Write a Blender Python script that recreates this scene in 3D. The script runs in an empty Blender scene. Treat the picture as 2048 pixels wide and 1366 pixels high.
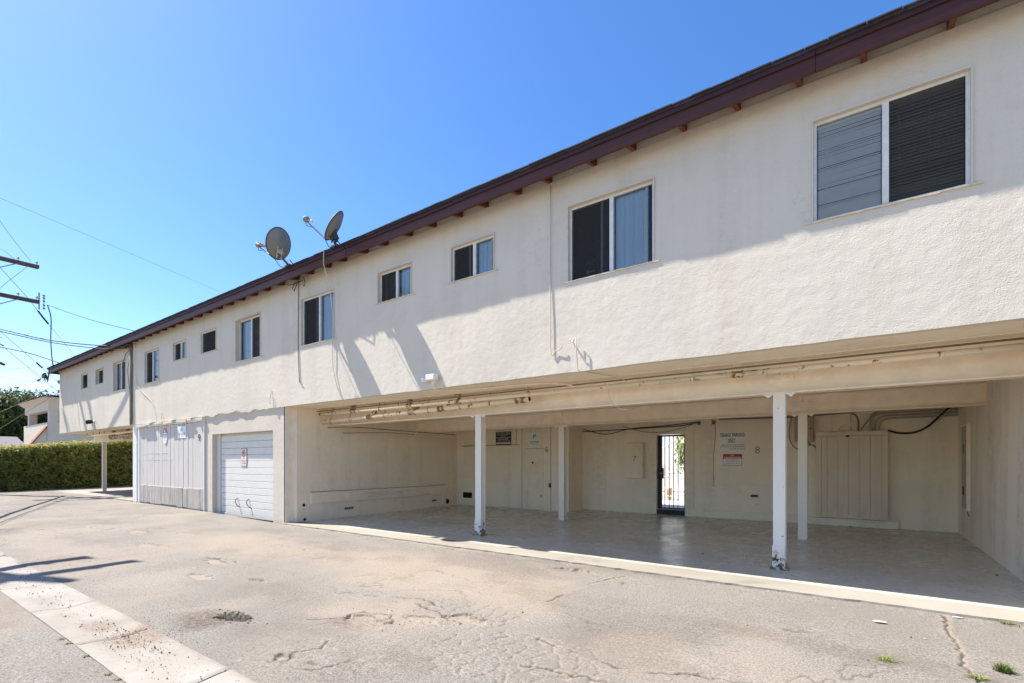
import bpy, math, random
import numpy as np
from mathutils import Vector, Matrix
R = math.radians
random.seed(7)
rng = np.random.default_rng(11)
scene = bpy.context.scene
COL = scene.collection

# ---------------------------------------------------------------- camera
cd = bpy.data.cameras.new("camera")
cd.sensor_width = 36.0
cd.lens = 17.19
cd.shift_y = 0.1177
cd.clip_end = 2000
cam = bpy.data.objects.new("camera", cd)
COL.objects.link(cam)
cam.location = (0, -5.87, 1.35)
cam.rotation_euler = (R(90), 0, R(35.4))
scene.camera = cam

# ---------------------------------------------------------------- sky and sun
LIGHT = Vector((0.65, 0.21, -1.0)).normalized()       # direction the sunlight travels
SUN_EL = math.asin(-LIGHT.z)
SUN_AZ = math.atan2(-LIGHT.x, -LIGHT.y)
world = bpy.data.worlds.new("World")
scene.world = world
world.use_nodes = True
wn = world.node_tree
wn.nodes.clear()
sky = wn.nodes.new("ShaderNodeTexSky")
sky.sky_type = 'NISHITA'
sky.sun_disc = False
sky.sun_elevation = SUN_EL
sky.sun_rotation = SUN_AZ
sky.altitude = 0
sky.air_density = 1.0
sky.dust_density = 0.5
sky.ozone_density = 3.4
hs = wn.nodes.new("ShaderNodeHueSaturation")
hs.inputs['Hue'].default_value = 0.506
hs.inputs['Saturation'].default_value = 1.25
bg = wn.nodes.new("ShaderNodeBackground")
bg.inputs['Strength'].default_value = 0.115
wo = wn.nodes.new("ShaderNodeOutputWorld")
wn.links.new(sky.outputs[0], hs.inputs['Color'])
wn.links.new(hs.outputs[0], bg.inputs['Color'])
wn.links.new(bg.outputs[0], wo.inputs['Surface'])

sd = bpy.data.lights.new("sun", 'SUN')
sd.energy = 5.0
sd.angle = R(0.5)
sd.color = (1.0, 0.96, 0.895)
sun = bpy.data.objects.new("sun", sd)
COL.objects.link(sun)
sun.location = (-20, -10, 30)
sun.rotation_euler = LIGHT.to_track_quat('-Z', 'Y').to_euler()

vs = scene.view_settings
vs.view_transform = 'Standard'
vs.look = 'None'
vs.gamma = 1
vs.use_curve_mapping = False
vs.exposure = 1.12
scene.render.engine = 'CYCLES'
scene.cycles.max_bounces = 14
scene.cycles.diffuse_bounces = 11
scene.cycles.glossy_bounces = 4
scene.cycles.transparent_max_bounces = 12
scene.cycles.use_denoising = True
scene.cycles.caustics_reflective = False
scene.cycles.caustics_refractive = False
scene.cycles.sample_clamp_indirect = 8

# ---------------------------------------------------------------- materials
MATS = {}

class NT:
    def __init__(s, name):
        s.m = bpy.data.materials.new(name)
        s.m.use_nodes = True
        s.t = s.m.node_tree
        s.t.nodes.clear()
        s.out = s.n("ShaderNodeOutputMaterial")
        s.bsdf = s.n("ShaderNodeBsdfPrincipled")
        s.l(s.bsdf.outputs[0], s.out.inputs['Surface'])
        s.co = s.n("ShaderNodeNewGeometry").outputs['Position']
    def n(s, t, **kw):
        nd = s.t.nodes.new(t)
        for k, v in kw.items():
            setattr(nd, k, v)
        return nd
    def l(s, a, b):
        s.t.links.new(a, b)
    def noise(s, scale, detail=4, rough=0.55, stretch=None, dist=0.0):
        nd = s.n("ShaderNodeTexNoise")
        nd.inputs['Scale'].default_value = scale
        nd.inputs['Detail'].default_value = detail
        nd.inputs['Roughness'].default_value = rough
        nd.inputs['Distortion'].default_value = dist
        if stretch:
            mp = s.n("ShaderNodeMapping")
            mp.inputs['Scale'].default_value = stretch
            s.l(s.co, mp.inputs['Vector'])
            s.l(mp.outputs[0], nd.inputs['Vector'])
        else:
            s.l(s.co, nd.inputs['Vector'])
        return nd.outputs['Fac']
    def voro(s, scale, feature='F1'):
        nd = s.n("ShaderNodeTexVoronoi")
        nd.feature = feature
        nd.inputs['Scale'].default_value = scale
        s.l(s.co, nd.inputs['Vector'])
        return nd.outputs['Distance']
    def ramp(s, fac, a, b, va=0.0, vb=1.0):
        nd = s.n("ShaderNodeMapRange")
        nd.inputs['From Min'].default_value = a
        nd.inputs['From Max'].default_value = b
        nd.inputs['To Min'].default_value = va
        nd.inputs['To Max'].default_value = vb
        s.l(fac, nd.inputs['Value'])
        return nd.outputs[0]
    def math(s, op, a, b):
        nd = s.n("ShaderNodeMath", operation=op)
        for i, v in enumerate((a, b)):
            if isinstance(v, (int, float)):
                nd.inputs[i].default_value = v
            else:
                s.l(v, nd.inputs[i])
        return nd.outputs[0]
    def mix(s, fac, a, b):
        nd = s.n("ShaderNodeMix", data_type='RGBA')
        for i, v in ((0, fac), (6, a), (7, b)):
            if isinstance(v, (int, float)):
                nd.inputs[i].default_value = v
            elif isinstance(v, tuple):
                nd.inputs[i].default_value = (*v, 1)
            else:
                s.l(v, nd.inputs[i])
        return nd.outputs[2]
    def bump(s, h, strength=0.3, dist=0.01, prev=None):
        nd = s.n("ShaderNodeBump")
        nd.inputs['Strength'].default_value = strength
        nd.inputs['Distance'].default_value = dist
        s.l(h, nd.inputs['Height'])
        if prev is not None:
            s.l(prev, nd.inputs['Normal'])
        return nd.outputs[0]
    def fin(s, color, rough=0.8, normal=None, metal=0.0, spec=0.3):
        b = s.bsdf
        for k, v in (('Base Color', color), ('Roughness', rough), ('Metallic', metal), ('Specular IOR Level', spec)):
            if isinstance(v, tuple):
                b.inputs[k].default_value = (*v, 1)
            elif isinstance(v, (int, float)):
                b.inputs[k].default_value = v
            else:
                s.l(v, b.inputs[k])
        if normal is not None:
            s.l(normal, b.inputs['Normal'])
        return s.m

def plain(name, col, rough=0.6, var=0.18, scale=6, bump=0.0, bscale=120, metal=0.0, spec=0.3, stretch=None):
    t = NT(name)
    f = t.noise(scale, 5, 0.6, stretch)
    c1 = tuple(c * (1 - var) for c in col)
    c2 = tuple(min(1, c * (1 + var * 0.6)) for c in col)
    c = t.mix(t.ramp(f, 0.3, 0.7), c1, c2)
    nrm = t.bump(t.noise(bscale, 3), bump, 0.004) if bump else None
    MATS[name] = t.fin(c, rough, nrm, metal, spec)

def stucco(name, col, stain=(0.52, 0.43, 0.31), amount=0.55, b1=0.55):
    t = NT(name)
    big = t.noise(0.55, 4, 0.6)
    strk = t.noise(1.0, 5, 0.65, (2.2, 2.2, 0.22))
    fine = t.noise(7, 5, 0.7)
    c = t.mix(t.ramp(big, 0.35, 0.7), tuple(x * 0.96 for x in col), col)
    m = t.math('MULTIPLY', t.ramp(strk, 0.47, 0.75), t.ramp(fine, 0.3, 0.75))
    patch = t.ramp(t.noise(0.8, 2, 0.4, (1, 1, 1.6), 0.8), 0.53, 0.56)
    c = t.mix(t.math('MULTIPLY', patch, 0.5), c, tuple(x * 0.93 for x in col))
    c = t.mix(t.math('MULTIPLY', m, amount), c, stain)
    spots = t.ramp(t.noise(23, 2, 0.5), 0.73, 0.80)
    c = t.mix(t.math('MULTIPLY', spots, 0.25), c, tuple(x * 0.45 for x in stain))
    cn = t.noise(0.9, 6, 0.62, (0.6, 1, 1.3), 0.3)
    line = t.ramp(t.math('ABSOLUTE', t.math('SUBTRACT', cn, 0.5), 0), 0.0035, 0.0012)
    line = t.math('MULTIPLY', line, t.ramp(t.noise(0.45, 2, 0.5, (1, 1, 2)), 0.52, 0.60))
    c = t.mix(t.math('MULTIPLY', line, 0.16), c, (0.36, 0.30, 0.23))
    n0 = t.bump(line, 0.35, -0.006)
    n1 = t.bump(t.noise(85, 3, 0.6), b1, 0.007, n0)
    n2 = t.bump(t.voro(75), b1 * 0.4, 0.005, n1)
    n3 = t.bump(t.noise(9, 3, 0.5), 0.18, 0.03, n2)
    MATS[name] = t.fin(c, 0.9, n3, 0, 0.15)

stucco('facade_stucco', (0.705, 0.625, 0.51), amount=0.75, b1=0.36)
stucco('garage_stucco', (0.67, 0.59, 0.475), amount=0.6)
stucco('carport_paint', (0.90, 0.785, 0.615), (0.40, 0.33, 0.22), 0.55, 0.30)
stucco('side_wall_paint', (0.86, 0.765, 0.63), (0.34, 0.30, 0.24), 0.85, 0.30)
stucco('far_plaster', (0.70, 0.61, 0.49), (0.5, 0.42, 0.32), 0.3, 0.2)

plain('beam_paint', (0.88, 0.765, 0.60), 0.5, 0.10, 5, 0.08, 60)
plain('white_paint', (0.80, 0.765, 0.71), 0.5, 0.08, 9, 0.06, 90)
plain('trim_white', (0.74, 0.72, 0.66), 0.55, 0.12, 12, 0.1, 90)
plain('sill_paint', (0.66, 0.57, 0.43), 0.7, 0.2, 14, 0.15, 90)
plain('aluminium', (0.66, 0.67, 0.68), 0.4, 0.1, 20, 0, 1, 0.35, 0.5)
plain('fascia_paint', (0.080, 0.029, 0.024), 0.55, 0.25, 3, 0.25, 40, stretch=(0.6, 4, 8))
plain('fascia_trim', (0.050, 0.022, 0.028), 0.6, 0.25, 3, 0.25, 40)
plain('rafter_paint', (0.16, 0.040, 0.018), 0.6, 0.3, 8, 0.2, 60)
plain('shingle', (0.045, 0.034, 0.034), 0.9, 0.4, 20, 0.5, 80)
plain('dark_void', (0.012, 0.011, 0.010), 0.9, 0.1)
plain('black_steel', (0.014, 0.014, 0.015), 0.45, 0.2, 30, 0, 1, 0.2, 0.4)
plain('brass', (0.45, 0.36, 0.20), 0.35, 0.2, 30, 0, 1, 0.8, 0.5)
plain('galvanised', (0.30, 0.30, 0.29), 0.5, 0.25, 25, 0, 1, 0.4, 0.4)
plain('dish_grey', (0.27, 0.25, 0.215), 0.6, 0.18, 9, 0.08, 50, stretch=(1, 1, 0.3))
plain('dish_dark', (0.055, 0.058, 0.060), 0.6, 0.2, 12)
plain('lnb_cream', (0.50, 0.44, 0.33), 0.5, 0.2, 12)
plain('cable_black', (0.022, 0.022, 0.024), 0.6, 0.2)
plain('cable_cream', (0.62, 0.56, 0.45), 0.6, 0.15)
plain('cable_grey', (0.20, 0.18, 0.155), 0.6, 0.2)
plain('corner_pipe', (0.27, 0.235, 0.195), 0.7, 0.45, 7, 0.2, 50, stretch=(1, 1, 0.2))
plain('weathered_wood', (0.125, 0.095, 0.078), 0.9, 0.35, 6, 0.4, 30, stretch=(1, 1, 0.08))
plain('pole_wood', (0.085, 0.058, 0.045), 0.9, 0.35, 6, 0.4, 30, stretch=(1, 1, 0.08))
plain('door_plank', (0.62, 0.57, 0.505), 0.75, 0.10, 5, 0.25, 40, stretch=(3, 3, 0.25))
plain('cabinet_paint', (0.74, 0.61, 0.47), 0.65, 0.08, 5, 0.12, 60, stretch=(2, 2, 0.3))
plain('box_tan', (0.42, 0.33, 0.22), 0.55, 0.1, 6)
plain('panel_grey', (0.42, 0.39, 0.33), 0.5, 0.12, 8)
plain('garage_white', (0.72, 0.68, 0.61), 0.5, 0.05, 7, 0.05, 60)
plain('sign_white', (0.80, 0.79, 0.76), 0.4, 0.05)
plain('sign_tan', (0.66, 0.58, 0.48), 0.4, 0.05)
plain('sign_black', (0.02, 0.02, 0.02), 0.4, 0.1)
plain('sign_red', (0.36, 0.035, 0.03), 0.4, 0.1)
plain('sign_pink', (0.78, 0.66, 0.62), 0.4, 0.06)
plain('sign_blue', (0.09, 0.12, 0.18), 0.4, 0.1)
plain('ink_brown', (0.05, 0.035, 0.025), 0.7, 0.2)
plain('curtain_sky_tint', (0.60, 0.74, 0.86), 0.9, 0.05, 3, stretch=(6, 6, 0.2))  # pale blue painted in to stand for sky reflected in the panes
plain('blind', (0.86, 0.80, 0.70), 0.6, 0.05)
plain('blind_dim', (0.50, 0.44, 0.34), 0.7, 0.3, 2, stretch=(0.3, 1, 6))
plain('interior', (0.42, 0.38, 0.33), 0.9, 0.1)
plain('clutter_blue', (0.03, 0.06, 0.13), 0.8, 0.4, 9)
plain('clutter_dark', (0.05, 0.045, 0.04), 0.8, 0.4, 9)
plain('grey_roof', (0.17, 0.16, 0.165), 0.9, 0.15, 12)
plain('roof_tile', (0.34, 0.15, 0.09), 0.85, 0.3, 9)
plain('pennant_red', (0.5, 0.06, 0.05), 0.7, 0.1)
plain('terracotta', (0.62, 0.36, 0.18), 0.75, 0.15)
plain('pool_water', (0.10, 0.42, 0.44), 0.08, 0.1, 3, spec=0.5)
plain('courtyard_concrete', (0.55, 0.52, 0.47), 0.9, 0.15, 3, 0.2, 60)
plain('stone_dark', (0.055, 0.048, 0.042), 0.9, 0.4, 40)
plain('stone_light', (0.34, 0.29, 0.235), 0.9, 0.35, 40)
plain('weed_green', (0.10, 0.15, 0.035), 0.8, 0.4, 30)
plain('weed_dry', (0.33, 0.26, 0.10), 0.85, 0.3, 30)
plain('paper', (0.52, 0.50, 0.46), 0.8, 0.08)
plain('rubber', (0.015, 0.015, 0.016), 0.7, 0.2)
plain('branch', (0.07, 0.05, 0.035), 0.9, 0.3)

def leafmat(name, c1, c2, c3, scale=1.6):
    t = NT(name)
    f = t.noise(scale, 3, 0.6)
    g = t.noise(scale * 9, 2, 0.5)
    c = t.mix(t.ramp(f, 0.38, 0.62), c1, c2)
    c = t.mix(t.math('MULTIPLY', t.ramp(g, 0.55, 0.75), 0.8), c, c3)
    m = t.fin(c, 0.6, None, 0, 0.25)
    tr = t.n("ShaderNodeBsdfTranslucent")
    t.l(c, tr.inputs['Color'])
    mx = t.n("ShaderNodeMixShader")
    mx.inputs[0].default_value = 0.4
    t.l(t.bsdf.outputs[0], mx.inputs[1])
    t.l(tr.outputs[0], mx.inputs[2])
    t.l(mx.outputs[0], t.out.inputs['Surface'])
    MATS[name] = m

leafmat('hedge_leaf', (0.10, 0.135, 0.032), (0.22, 0.235, 0.055), (0.40, 0.33, 0.09), 3.2)
leafmat('hedge_young', (0.42, 0.36, 0.11), (0.30, 0.30, 0.07), (0.50, 0.42, 0.18))
leafmat('tree_leaf', (0.035, 0.062, 0.018), (0.075, 0.105, 0.026), (0.15, 0.14, 0.04), 0.7)
leafmat('shrub_leaf', (0.24, 0.29, 0.07), (0.32, 0.36, 0.09), (0.40, 0.40, 0.14), 1.2)

def glassmat(name, ior, tint):
    t = NT(name)
    t.t.nodes.remove(t.bsdf)
    tr = t.n("ShaderNodeBsdfTransparent")
    tr.inputs['Color'].default_value = (*tint, 1)
    gl = t.n("ShaderNodeBsdfGlossy")
    gl.inputs['Roughness'].default_value = 0.015
    nb = t.bump(t.noise(1.3, 2, 0.5), 0.02, 0.02)
    t.l(nb, gl.inputs['Normal'])
    fr = t.n("ShaderNodeFresnel")
    fr.inputs['IOR'].default_value = ior
    mx = t.n("ShaderNodeMixShader")
    t.l(fr.outputs[0], mx.inputs[0])
    t.l(tr.outputs[0], mx.inputs[1])
    t.l(gl.outputs[0], mx.inputs[2])
    t.l(mx.outputs[0], t.out.inputs['Surface'])
    MATS[name] = t.m
glassmat('window_glass', 1.6, (0.90, 0.94, 0.96))

def screenmat():
    t = NT('insect_screen')
    m = t.fin((0.05, 0.049, 0.046), 0.9, None, 0, 0.2)
    tr = t.n("ShaderNodeBsdfTransparent")
    tr.inputs['Color'].default_value = (0.62, 0.62, 0.60, 1)
    mx = t.n("ShaderNodeMixShader")
    mx.inputs[0].default_value = 0.45
    t.l(t.bsdf.outputs[0], mx.inputs[1])
    t.l(tr.outputs[0], mx.inputs[2])
    t.l(mx.outputs[0], t.out.inputs['Surface'])
    MATS['insect_screen'] = m
screenmat()

def rusty(name, base, z0, z1, rust=(0.16, 0.065, 0.028), thr=0.5, base2=None, s=16):
    """paint with patches flaked off to rust, more of them between heights z0 (bare) and z1 (whole)"""
    t = NT(name)
    sp = t.n("ShaderNodeSeparateXYZ")
    t.l(t.co, sp.inputs[0])
    zf = t.ramp(sp.outputs['Z'], z0, z1, 0.20, 0.0)
    f = t.math('ADD', t.noise(s, 5, 0.65), zf)
    m = t.ramp(f, thr + 0.14, thr + 0.17)
    rc = t.mix(t.noise(40, 4), rust, tuple(c * 0.4 for c in rust))
    c = t.mix(m, base, rc)
    nrm = t.bump(f, 0.3, 0.01)
    MATS[name] = t.fin(c, 0.65, nrm, 0, 0.3)
plain('kick_wood', (0.47, 0.42, 0.365), 0.85, 0.42, 5, 0.4, 30, stretch=(4, 4, 0.35))
rusty('post_paint', (0.80, 0.745, 0.665), 0.02, 0.32, thr=0.545)
rusty('post_paint_inner', (0.82, 0.75, 0.64), -1, -0.5, thr=0.60)
rusty('pipe_paint', (0.80, 0.70, 0.54), -2, -1, (0.34, 0.20, 0.08), 0.47, s=7)
rusty('rusted_coupling', (0.66, 0.55, 0.38), -2, -1, (0.34, 0.19, 0.07), 0.33, s=14)

def patina():
    t = NT('copper_patina')
    f = t.noise(9, 4, 0.7, (1, 3, 3))
    c = t.mix(t.ramp(f, 0.42, 0.5), (0.16, 0.05, 0.035), (0.27, 0.40, 0.33))
    c = t.mix(t.ramp(t.noise(5, 4, 0.6, (1, 2, 2)), 0.40, 0.48), c, (0.66, 0.60, 0.47))
    MATS['copper_patina'] = t.fin(c, 0.7, t.bump(f, 0.3, 0.01))
patina()

def slabmat(name, col, dark, rough=0.45, tint=None):
    t = NT(name)
    a = t.noise(0.8, 6, 0.65, dist=0.6)
    b = t.noise(2.2, 4, 0.55)
    st = t.noise(0.55, 4, 0.5, (0.8, 1.1, 1), 0.5)
    c = t.mix(t.ramp(a, 0.3, 0.7), col, tuple(x * 0.80 for x in col))
    c = t.mix(t.math('MULTIPLY', t.ramp(st, 0.46, 0.75), 0.6), c, dark)
    c = t.mix(t.math('MULTIPLY', t.ramp(b, 0.45, 0.85), 0.22), c, dark)
    oil = t.math('MULTIPLY', t.ramp(t.noise(0.75, 3, 0.6, dist=0.6), 0.60, 0.74), t.ramp(b, 0.3, 0.6))
    c = t.mix(t.math('MULTIPLY', oil, 0.55), c, tuple(x * 0.45 for x in dark))
    rg = t.ramp(b, 0.3, 0.7, rough - 0.05, rough + 0.14)
    n = t.bump(t.noise(55, 4, 0.6), 0.10, 0.004)
    n = t.bump(a, 0.08, 0.05, n)
    MATS[name] = t.fin(c, rg, n, 0, 0.45)
slabmat('slab_concrete', (0.62, 0.60, 0.50), (0.40, 0.365, 0.30), 0.24)
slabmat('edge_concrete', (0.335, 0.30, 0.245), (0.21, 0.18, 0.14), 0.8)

def guttermat():
    t = NT('gutter_concrete')
    a = t.noise(1.6, 6, 0.65)
    b = t.noise(11, 5, 0.7)
    c = t.mix(t.ramp(a, 0.35, 0.7), (0.33, 0.297, 0.256), (0.24, 0.212, 0.178))
    c = t.mix(t.math('MULTIPLY', t.ramp(b, 0.62, 0.75), 0.5), c, (0.24, 0.18, 0.13))
    at = t.n("ShaderNodeAttribute", attribute_name="dirt").outputs['Fac']
    m = t.math('MULTIPLY', at, t.ramp(t.noise(38, 4, 0.75), 0.36, 0.52))
    c = t.mix(m, c, (0.20, 0.145, 0.105))
    n = t.bump(t.noise(85, 4, 0.65), 0.35, 0.006)
    MATS['gutter_concrete'] = t.fin(c, 0.9, n, 0, 0.2)
guttermat()

def asphaltmat():
    t = NT('worn_asphalt')
    at = lambda k: t.n("ShaderNodeAttribute", attribute_name=k).outputs['Fac']
    sand, crack, dark = at('sand'), at('crack'), at('dark')
    grit = t.noise(70, 4, 0.85)
    grit2 = t.noise(34, 5, 0.8)
    big = t.noise(0.7, 5, 0.6)
    c = t.mix(t.ramp(grit, 0.36, 0.66), (0.100, 0.089, 0.076), (0.372, 0.333, 0.287))
    c = t.mix(t.math('MULTIPLY', t.ramp(big, 0.42, 0.62), 0.5), c, (0.18, 0.157, 0.131))
    chips = t.ramp(t.voro(70), 0.13, 0.08)
    c = t.mix(t.math('MULTIPLY', chips, 0.7), c, (0.62, 0.58, 0.53))
    bits = t.ramp(t.noise(62, 3, 0.6), 0.63, 0.69)
    c = t.mix(t.math('MULTIPLY', bits, 0.7), c, (0.06, 0.05, 0.045))
    sc = t.mix(t.ramp(grit2, 0.35, 0.7), (0.255, 0.205, 0.155), (0.375, 0.308, 0.238))
    sm = t.math('MULTIPLY', sand, t.ramp(grit, 0.35, 0.6, 0.35, 0.9))
    c = t.mix(sm, c, sc)
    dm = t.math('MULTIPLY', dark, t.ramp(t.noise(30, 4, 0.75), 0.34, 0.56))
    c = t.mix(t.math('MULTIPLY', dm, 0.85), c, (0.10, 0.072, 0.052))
    c = t.mix(t.math('MULTIPLY', crack, 0.9), c, (0.065, 0.05, 0.04))
    h = t.math('MULTIPLY', grit, t.ramp(sand, 0, 1, 1.0, 0.4))
    n = t.bump(h, 0.75, 0.010)
    n = t.bump(grit2, 0.35, 0.012, n)
    MATS['worn_asphalt'] = t.fin(c, 0.93, n, 0, 0.2)
asphaltmat()
plain('far_ground', (0.28, 0.25, 0.21), 0.95, 0.2, 2)

# ---------------------------------------------------------------- mesh helpers
def world_loc(o):
    v = Vector((0, 0, 0))
    while o is not None:
        v += o.location
        o = o.parent
    return v

class MB:
    def __init__(s):
        s.v, s.f = [], []
    def add(s, vs_, fs):
        k = len(s.v)
        s.v += [tuple(p) for p in vs_]
        s.f += [tuple(i + k for i in f) for f in fs]
        return s
    def box(s, x0, x1, y0, y1, z0, z1):
        return s.add([(x0, y0, z0), (x1, y0, z0), (x1, y1, z0), (x0, y1, z0), (x0, y0, z1), (x1, y0, z1), (x1, y1, z1), (x0, y1, z1)],
                     [(0, 3, 2, 1), (4, 5, 6, 7), (0, 1, 5, 4), (1, 2, 6, 5), (2, 3, 7, 6), (3, 0, 4, 7)])
    def bbox(s, x0, x1, y0, y1, z0, z1, b=0.006):
        """box with chamfered edges along its long front and side rims"""
        vs_, fs = [], []
        lev = [(z0, b), (z0 + b, 0), (z1 - b, 0), (z1, b)]
        for z, i in lev:
            vs_ += [(x0 + i, y0 + i, z), (x1 - i, y0 + i, z), (x1 - i, y1 - i, z), (x0 + i, y1 - i, z)]
        for k in range(3):
            for j in range(4):
                a, c = k * 4 + j, k * 4 + (j + 1) % 4
                fs.append((a, c, c + 4, a + 4))
        fs += [(3, 2, 1, 0), (12, 13, 14, 15)]
        return s.add(vs_, fs)
    def quad(s, a, b, c, d):
        return s.add([a, b, c, d], [(0, 1, 2, 3)])
    def tube(s, pts, r, seg=8, caps=True):
        pts = [Vector(p) for p in pts]
        n = len(pts)
        rs = r if isinstance(r, (list, tuple)) else [r] * n
        vs_, fs = [], []
        up = None
        for i, p in enumerate(pts):
            d = (pts[min(i + 1, n - 1)] - pts[max(i - 1, 0)]).normalized()
            if up is None:
                up = Vector((0, 0, 1)) if abs(d.z) < 0.9 else Vector((1, 0, 0))
            a = d.cross(up)
            if a.length < 1e-4:
                a = d.cross(Vector((0, 1, 0)))
            a.normalize()
            b = a.cross(d).normalized()
            up = b
            for k in range(seg):
                t = 2 * math.pi * k / seg
                vs_.append(p + (a * math.cos(t) + b * math.sin(t)) * rs[i])
        for i in range(n - 1):
            for k in range(seg):
                q = (k + 1) % seg
                fs.append((i * seg + k, i * seg + q, (i + 1) * seg + q, (i + 1) * seg + k))
        if caps:
            fs.append(tuple(range(seg - 1, -1, -1)))
            fs.append(tuple((n - 1) * seg + k for k in range(seg)))
        return s.add(vs_, fs)
    def prism(s, poly, axis, a, b):
        """poly: 2-D outline; axis 'x','y','z' is the extrusion axis"""
        mk = {'x': lambda p, t: (t, p[0], p[1]), 'y': lambda p, t: (p[0], t, p[1]), 'z': lambda p, t: (p[0], p[1], t)}[axis]
        n = len(poly)
        vs_ = [mk(p, a) for p in poly] + [mk(p, b) for p in poly]
        fs = [(i, (i + 1) % n, n + (i + 1) % n, n + i) for i in range(n)]
        fs += [tuple(range(n - 1, -1, -1)), tuple(range(n, 2 * n))]
        return s.add(vs_, fs)
    def build(s, name, mat, parent=None, smooth=False):
        me = bpy.data.meshes.new(name)
        off = world_loc(parent) if parent else Vector((0, 0, 0))
        me.from_pydata([(x - off.x, y - off.y, z - off.z) for x, y, z in s.v], [], s.f)
        me.materials.append(MATS[mat])
        if smooth:
            me.polygons.foreach_set('use_smooth', [True] * len(me.polygons))
        me.update()
        o = bpy.data.objects.new(name, me)
        COL.objects.link(o)
        if parent:
            o.parent = parent
        return o

def tag(o, label=None, cat=None, group=None, kind=None):
    for k, v in (('label', label), ('category', cat), ('group', group), ('kind', kind)):
        if v:
            o[k] = v
    return o

def thing(name, loc, label, cat, group=None):
    o = bpy.data.objects.new(name, None)
    o.empty_display_size = 0.2
    COL.objects.link(o)
    o.location = loc
    return tag(o, label, cat, group)

def np_mesh(name, verts, faces, mat, parent=None, smooth=False, attrs=None):
    me = bpy.data.meshes.new(name)
    nv, nf, k = len(verts), len(faces), faces.shape[1]
    me.vertices.add(nv)
    if parent:
        verts = verts - np.array(world_loc(parent))
    me.vertices.foreach_set('co', verts.astype(np.float32).ravel())
    me.loops.add(nf * k)
    me.loops.foreach_set('vertex_index', faces.astype(np.int32).ravel())
    me.polygons.add(nf)
    me.polygons.foreach_set('loop_start', np.arange(0, nf * k, k, dtype=np.int32))
    if smooth:
        me.polygons.foreach_set('use_smooth', np.ones(nf, dtype=bool))
    me.update(calc_edges=True)
    for kk, arr in (attrs or {}).items():
        a = me.attributes.new(kk, 'FLOAT', 'POINT')
        a.data.foreach_set('value', arr.astype(np.float32).ravel())
    me.materials.append(MATS[mat])
    o = bpy.data.objects.new(name, me)
    COL.objects.link(o)
    if parent:
        o.parent = parent
    return o

def text_mesh(name, s, mat, parent, cx, cz, y, h=None, w=None, bold=0.0, thick=0.002, axis='-y', shear=0.0):
    """flat lettering standing on a vertical surface that faces -Y, centred at (cx, cz)"""
    cu = bpy.data.curves.new(name, 'FONT')
    cu.body = s
    cu.align_x = 'CENTER'
    cu.offset = bold
    cu.shear = shear
    cu.space_line = 0.95
    cu.resolution_u = 3
    tmp = bpy.data.objects.new(name, cu)
    COL.objects.link(tmp)
    dg = bpy.context.evaluated_depsgraph_get()
    me = bpy.data.meshes.new_from_object(tmp.evaluated_get(dg))
    bpy.data.objects.remove(tmp)
    bpy.data.curves.remove(cu)
    n = len(me.vertices)
    co = np.empty(n * 3)
    me.vertices.foreach_get('co', co)
    co = co.reshape(-1, 3)
    lo, hi = co.min(0), co.max(0)
    sx = sz = None
    if h: sz = h / (hi[1] - lo[1])
    if w: sx = w / (hi[0] - lo[0])
    sx = sx or sz
    sz = sz or sx
    off = world_loc(parent)
    out = np.empty_like(co)
    out[:, 0] = (co[:, 0] - (lo[0] + hi[0]) / 2) * sx + cx - off.x
    out[:, 2] = (co[:, 1] - (lo[1] + hi[1]) / 2) * sz + cz - off.z
    out[:, 1] = y - off.y
    me.vertices.foreach_set('co', out.astype(np.float32).ravel())
    me.update()
    me.name = name
    me.materials.clear()
    me.materials.append(MATS[mat])
    o = bpy.data.objects.new(name, me)
    COL.objects.link(o)
    o.parent = parent
    return o

def smoothstep(a, b, x):
    t = np.clip((x - a) / (b - a), 0, 1)
    return t * t * (3 - 2 * t)

def vnoise(x, y, seed=0):
    xi, yi = np.floor(x).astype(np.int64), np.floor(y).astype(np.int64)
    xf, yf = x - xi, y - yi
    u, v = xf * xf * (3 - 2 * xf), yf * yf * (3 - 2 * yf)
    def hsh(a, b):
        h = (a * 374761393 + b * 668265263 + seed * 974711) & 0x7fffffff
        h = ((h ^ (h >> 13)) * 1274126177) & 0x7fffffff
        return ((h ^ (h >> 16)) & 0xffff) / 65535.0
    return (hsh(xi, yi) * (1 - u) + hsh(xi + 1, yi) * u) * (1 - v) + (hsh(xi, yi + 1) * (1 - u) + hsh(xi + 1, yi + 1) * u) * v

def fbm(x, y, octv=4, seed=0):
    s, a, t = 0, 1.0, 0
    for i in range(octv):
        s = s + a * vnoise(x * 2 ** i, y * 2 ** i, seed + i)
        t += a
        a *= 0.5
    return s / t

def seg_dist(x, y, pts):
    d = np.full(x.shape, 1e9)
    for (x0, y0), (x1, y1) in zip(pts[:-1], pts[1:]):
        dx, dy = x1 - x0, y1 - y0
        t = np.clip(((x - x0) * dx + (y - y0) * dy) / (dx * dx + dy * dy), 0, 1)
        d = np.minimum(d, np.hypot(x - x0 - t * dx, y - y0 - t * dy))
    return d

def rise(x):
    """the alley climbs a little towards its far end"""
    return 0.06 * smoothstep(-9.5, -15, x) + 0.04 * smoothstep(-15, -28, x)

# ---------------------------------------------------------------- ground
g = MB()
g.quad((-600, -600, -0.35), (600, -600, -0.35), (600, 600, -0.35), (-600, 600, -0.35))
tag(g.build('ground', 'far_ground'), 'bare ground reaching to the horizon', None, None, 'structure')

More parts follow.
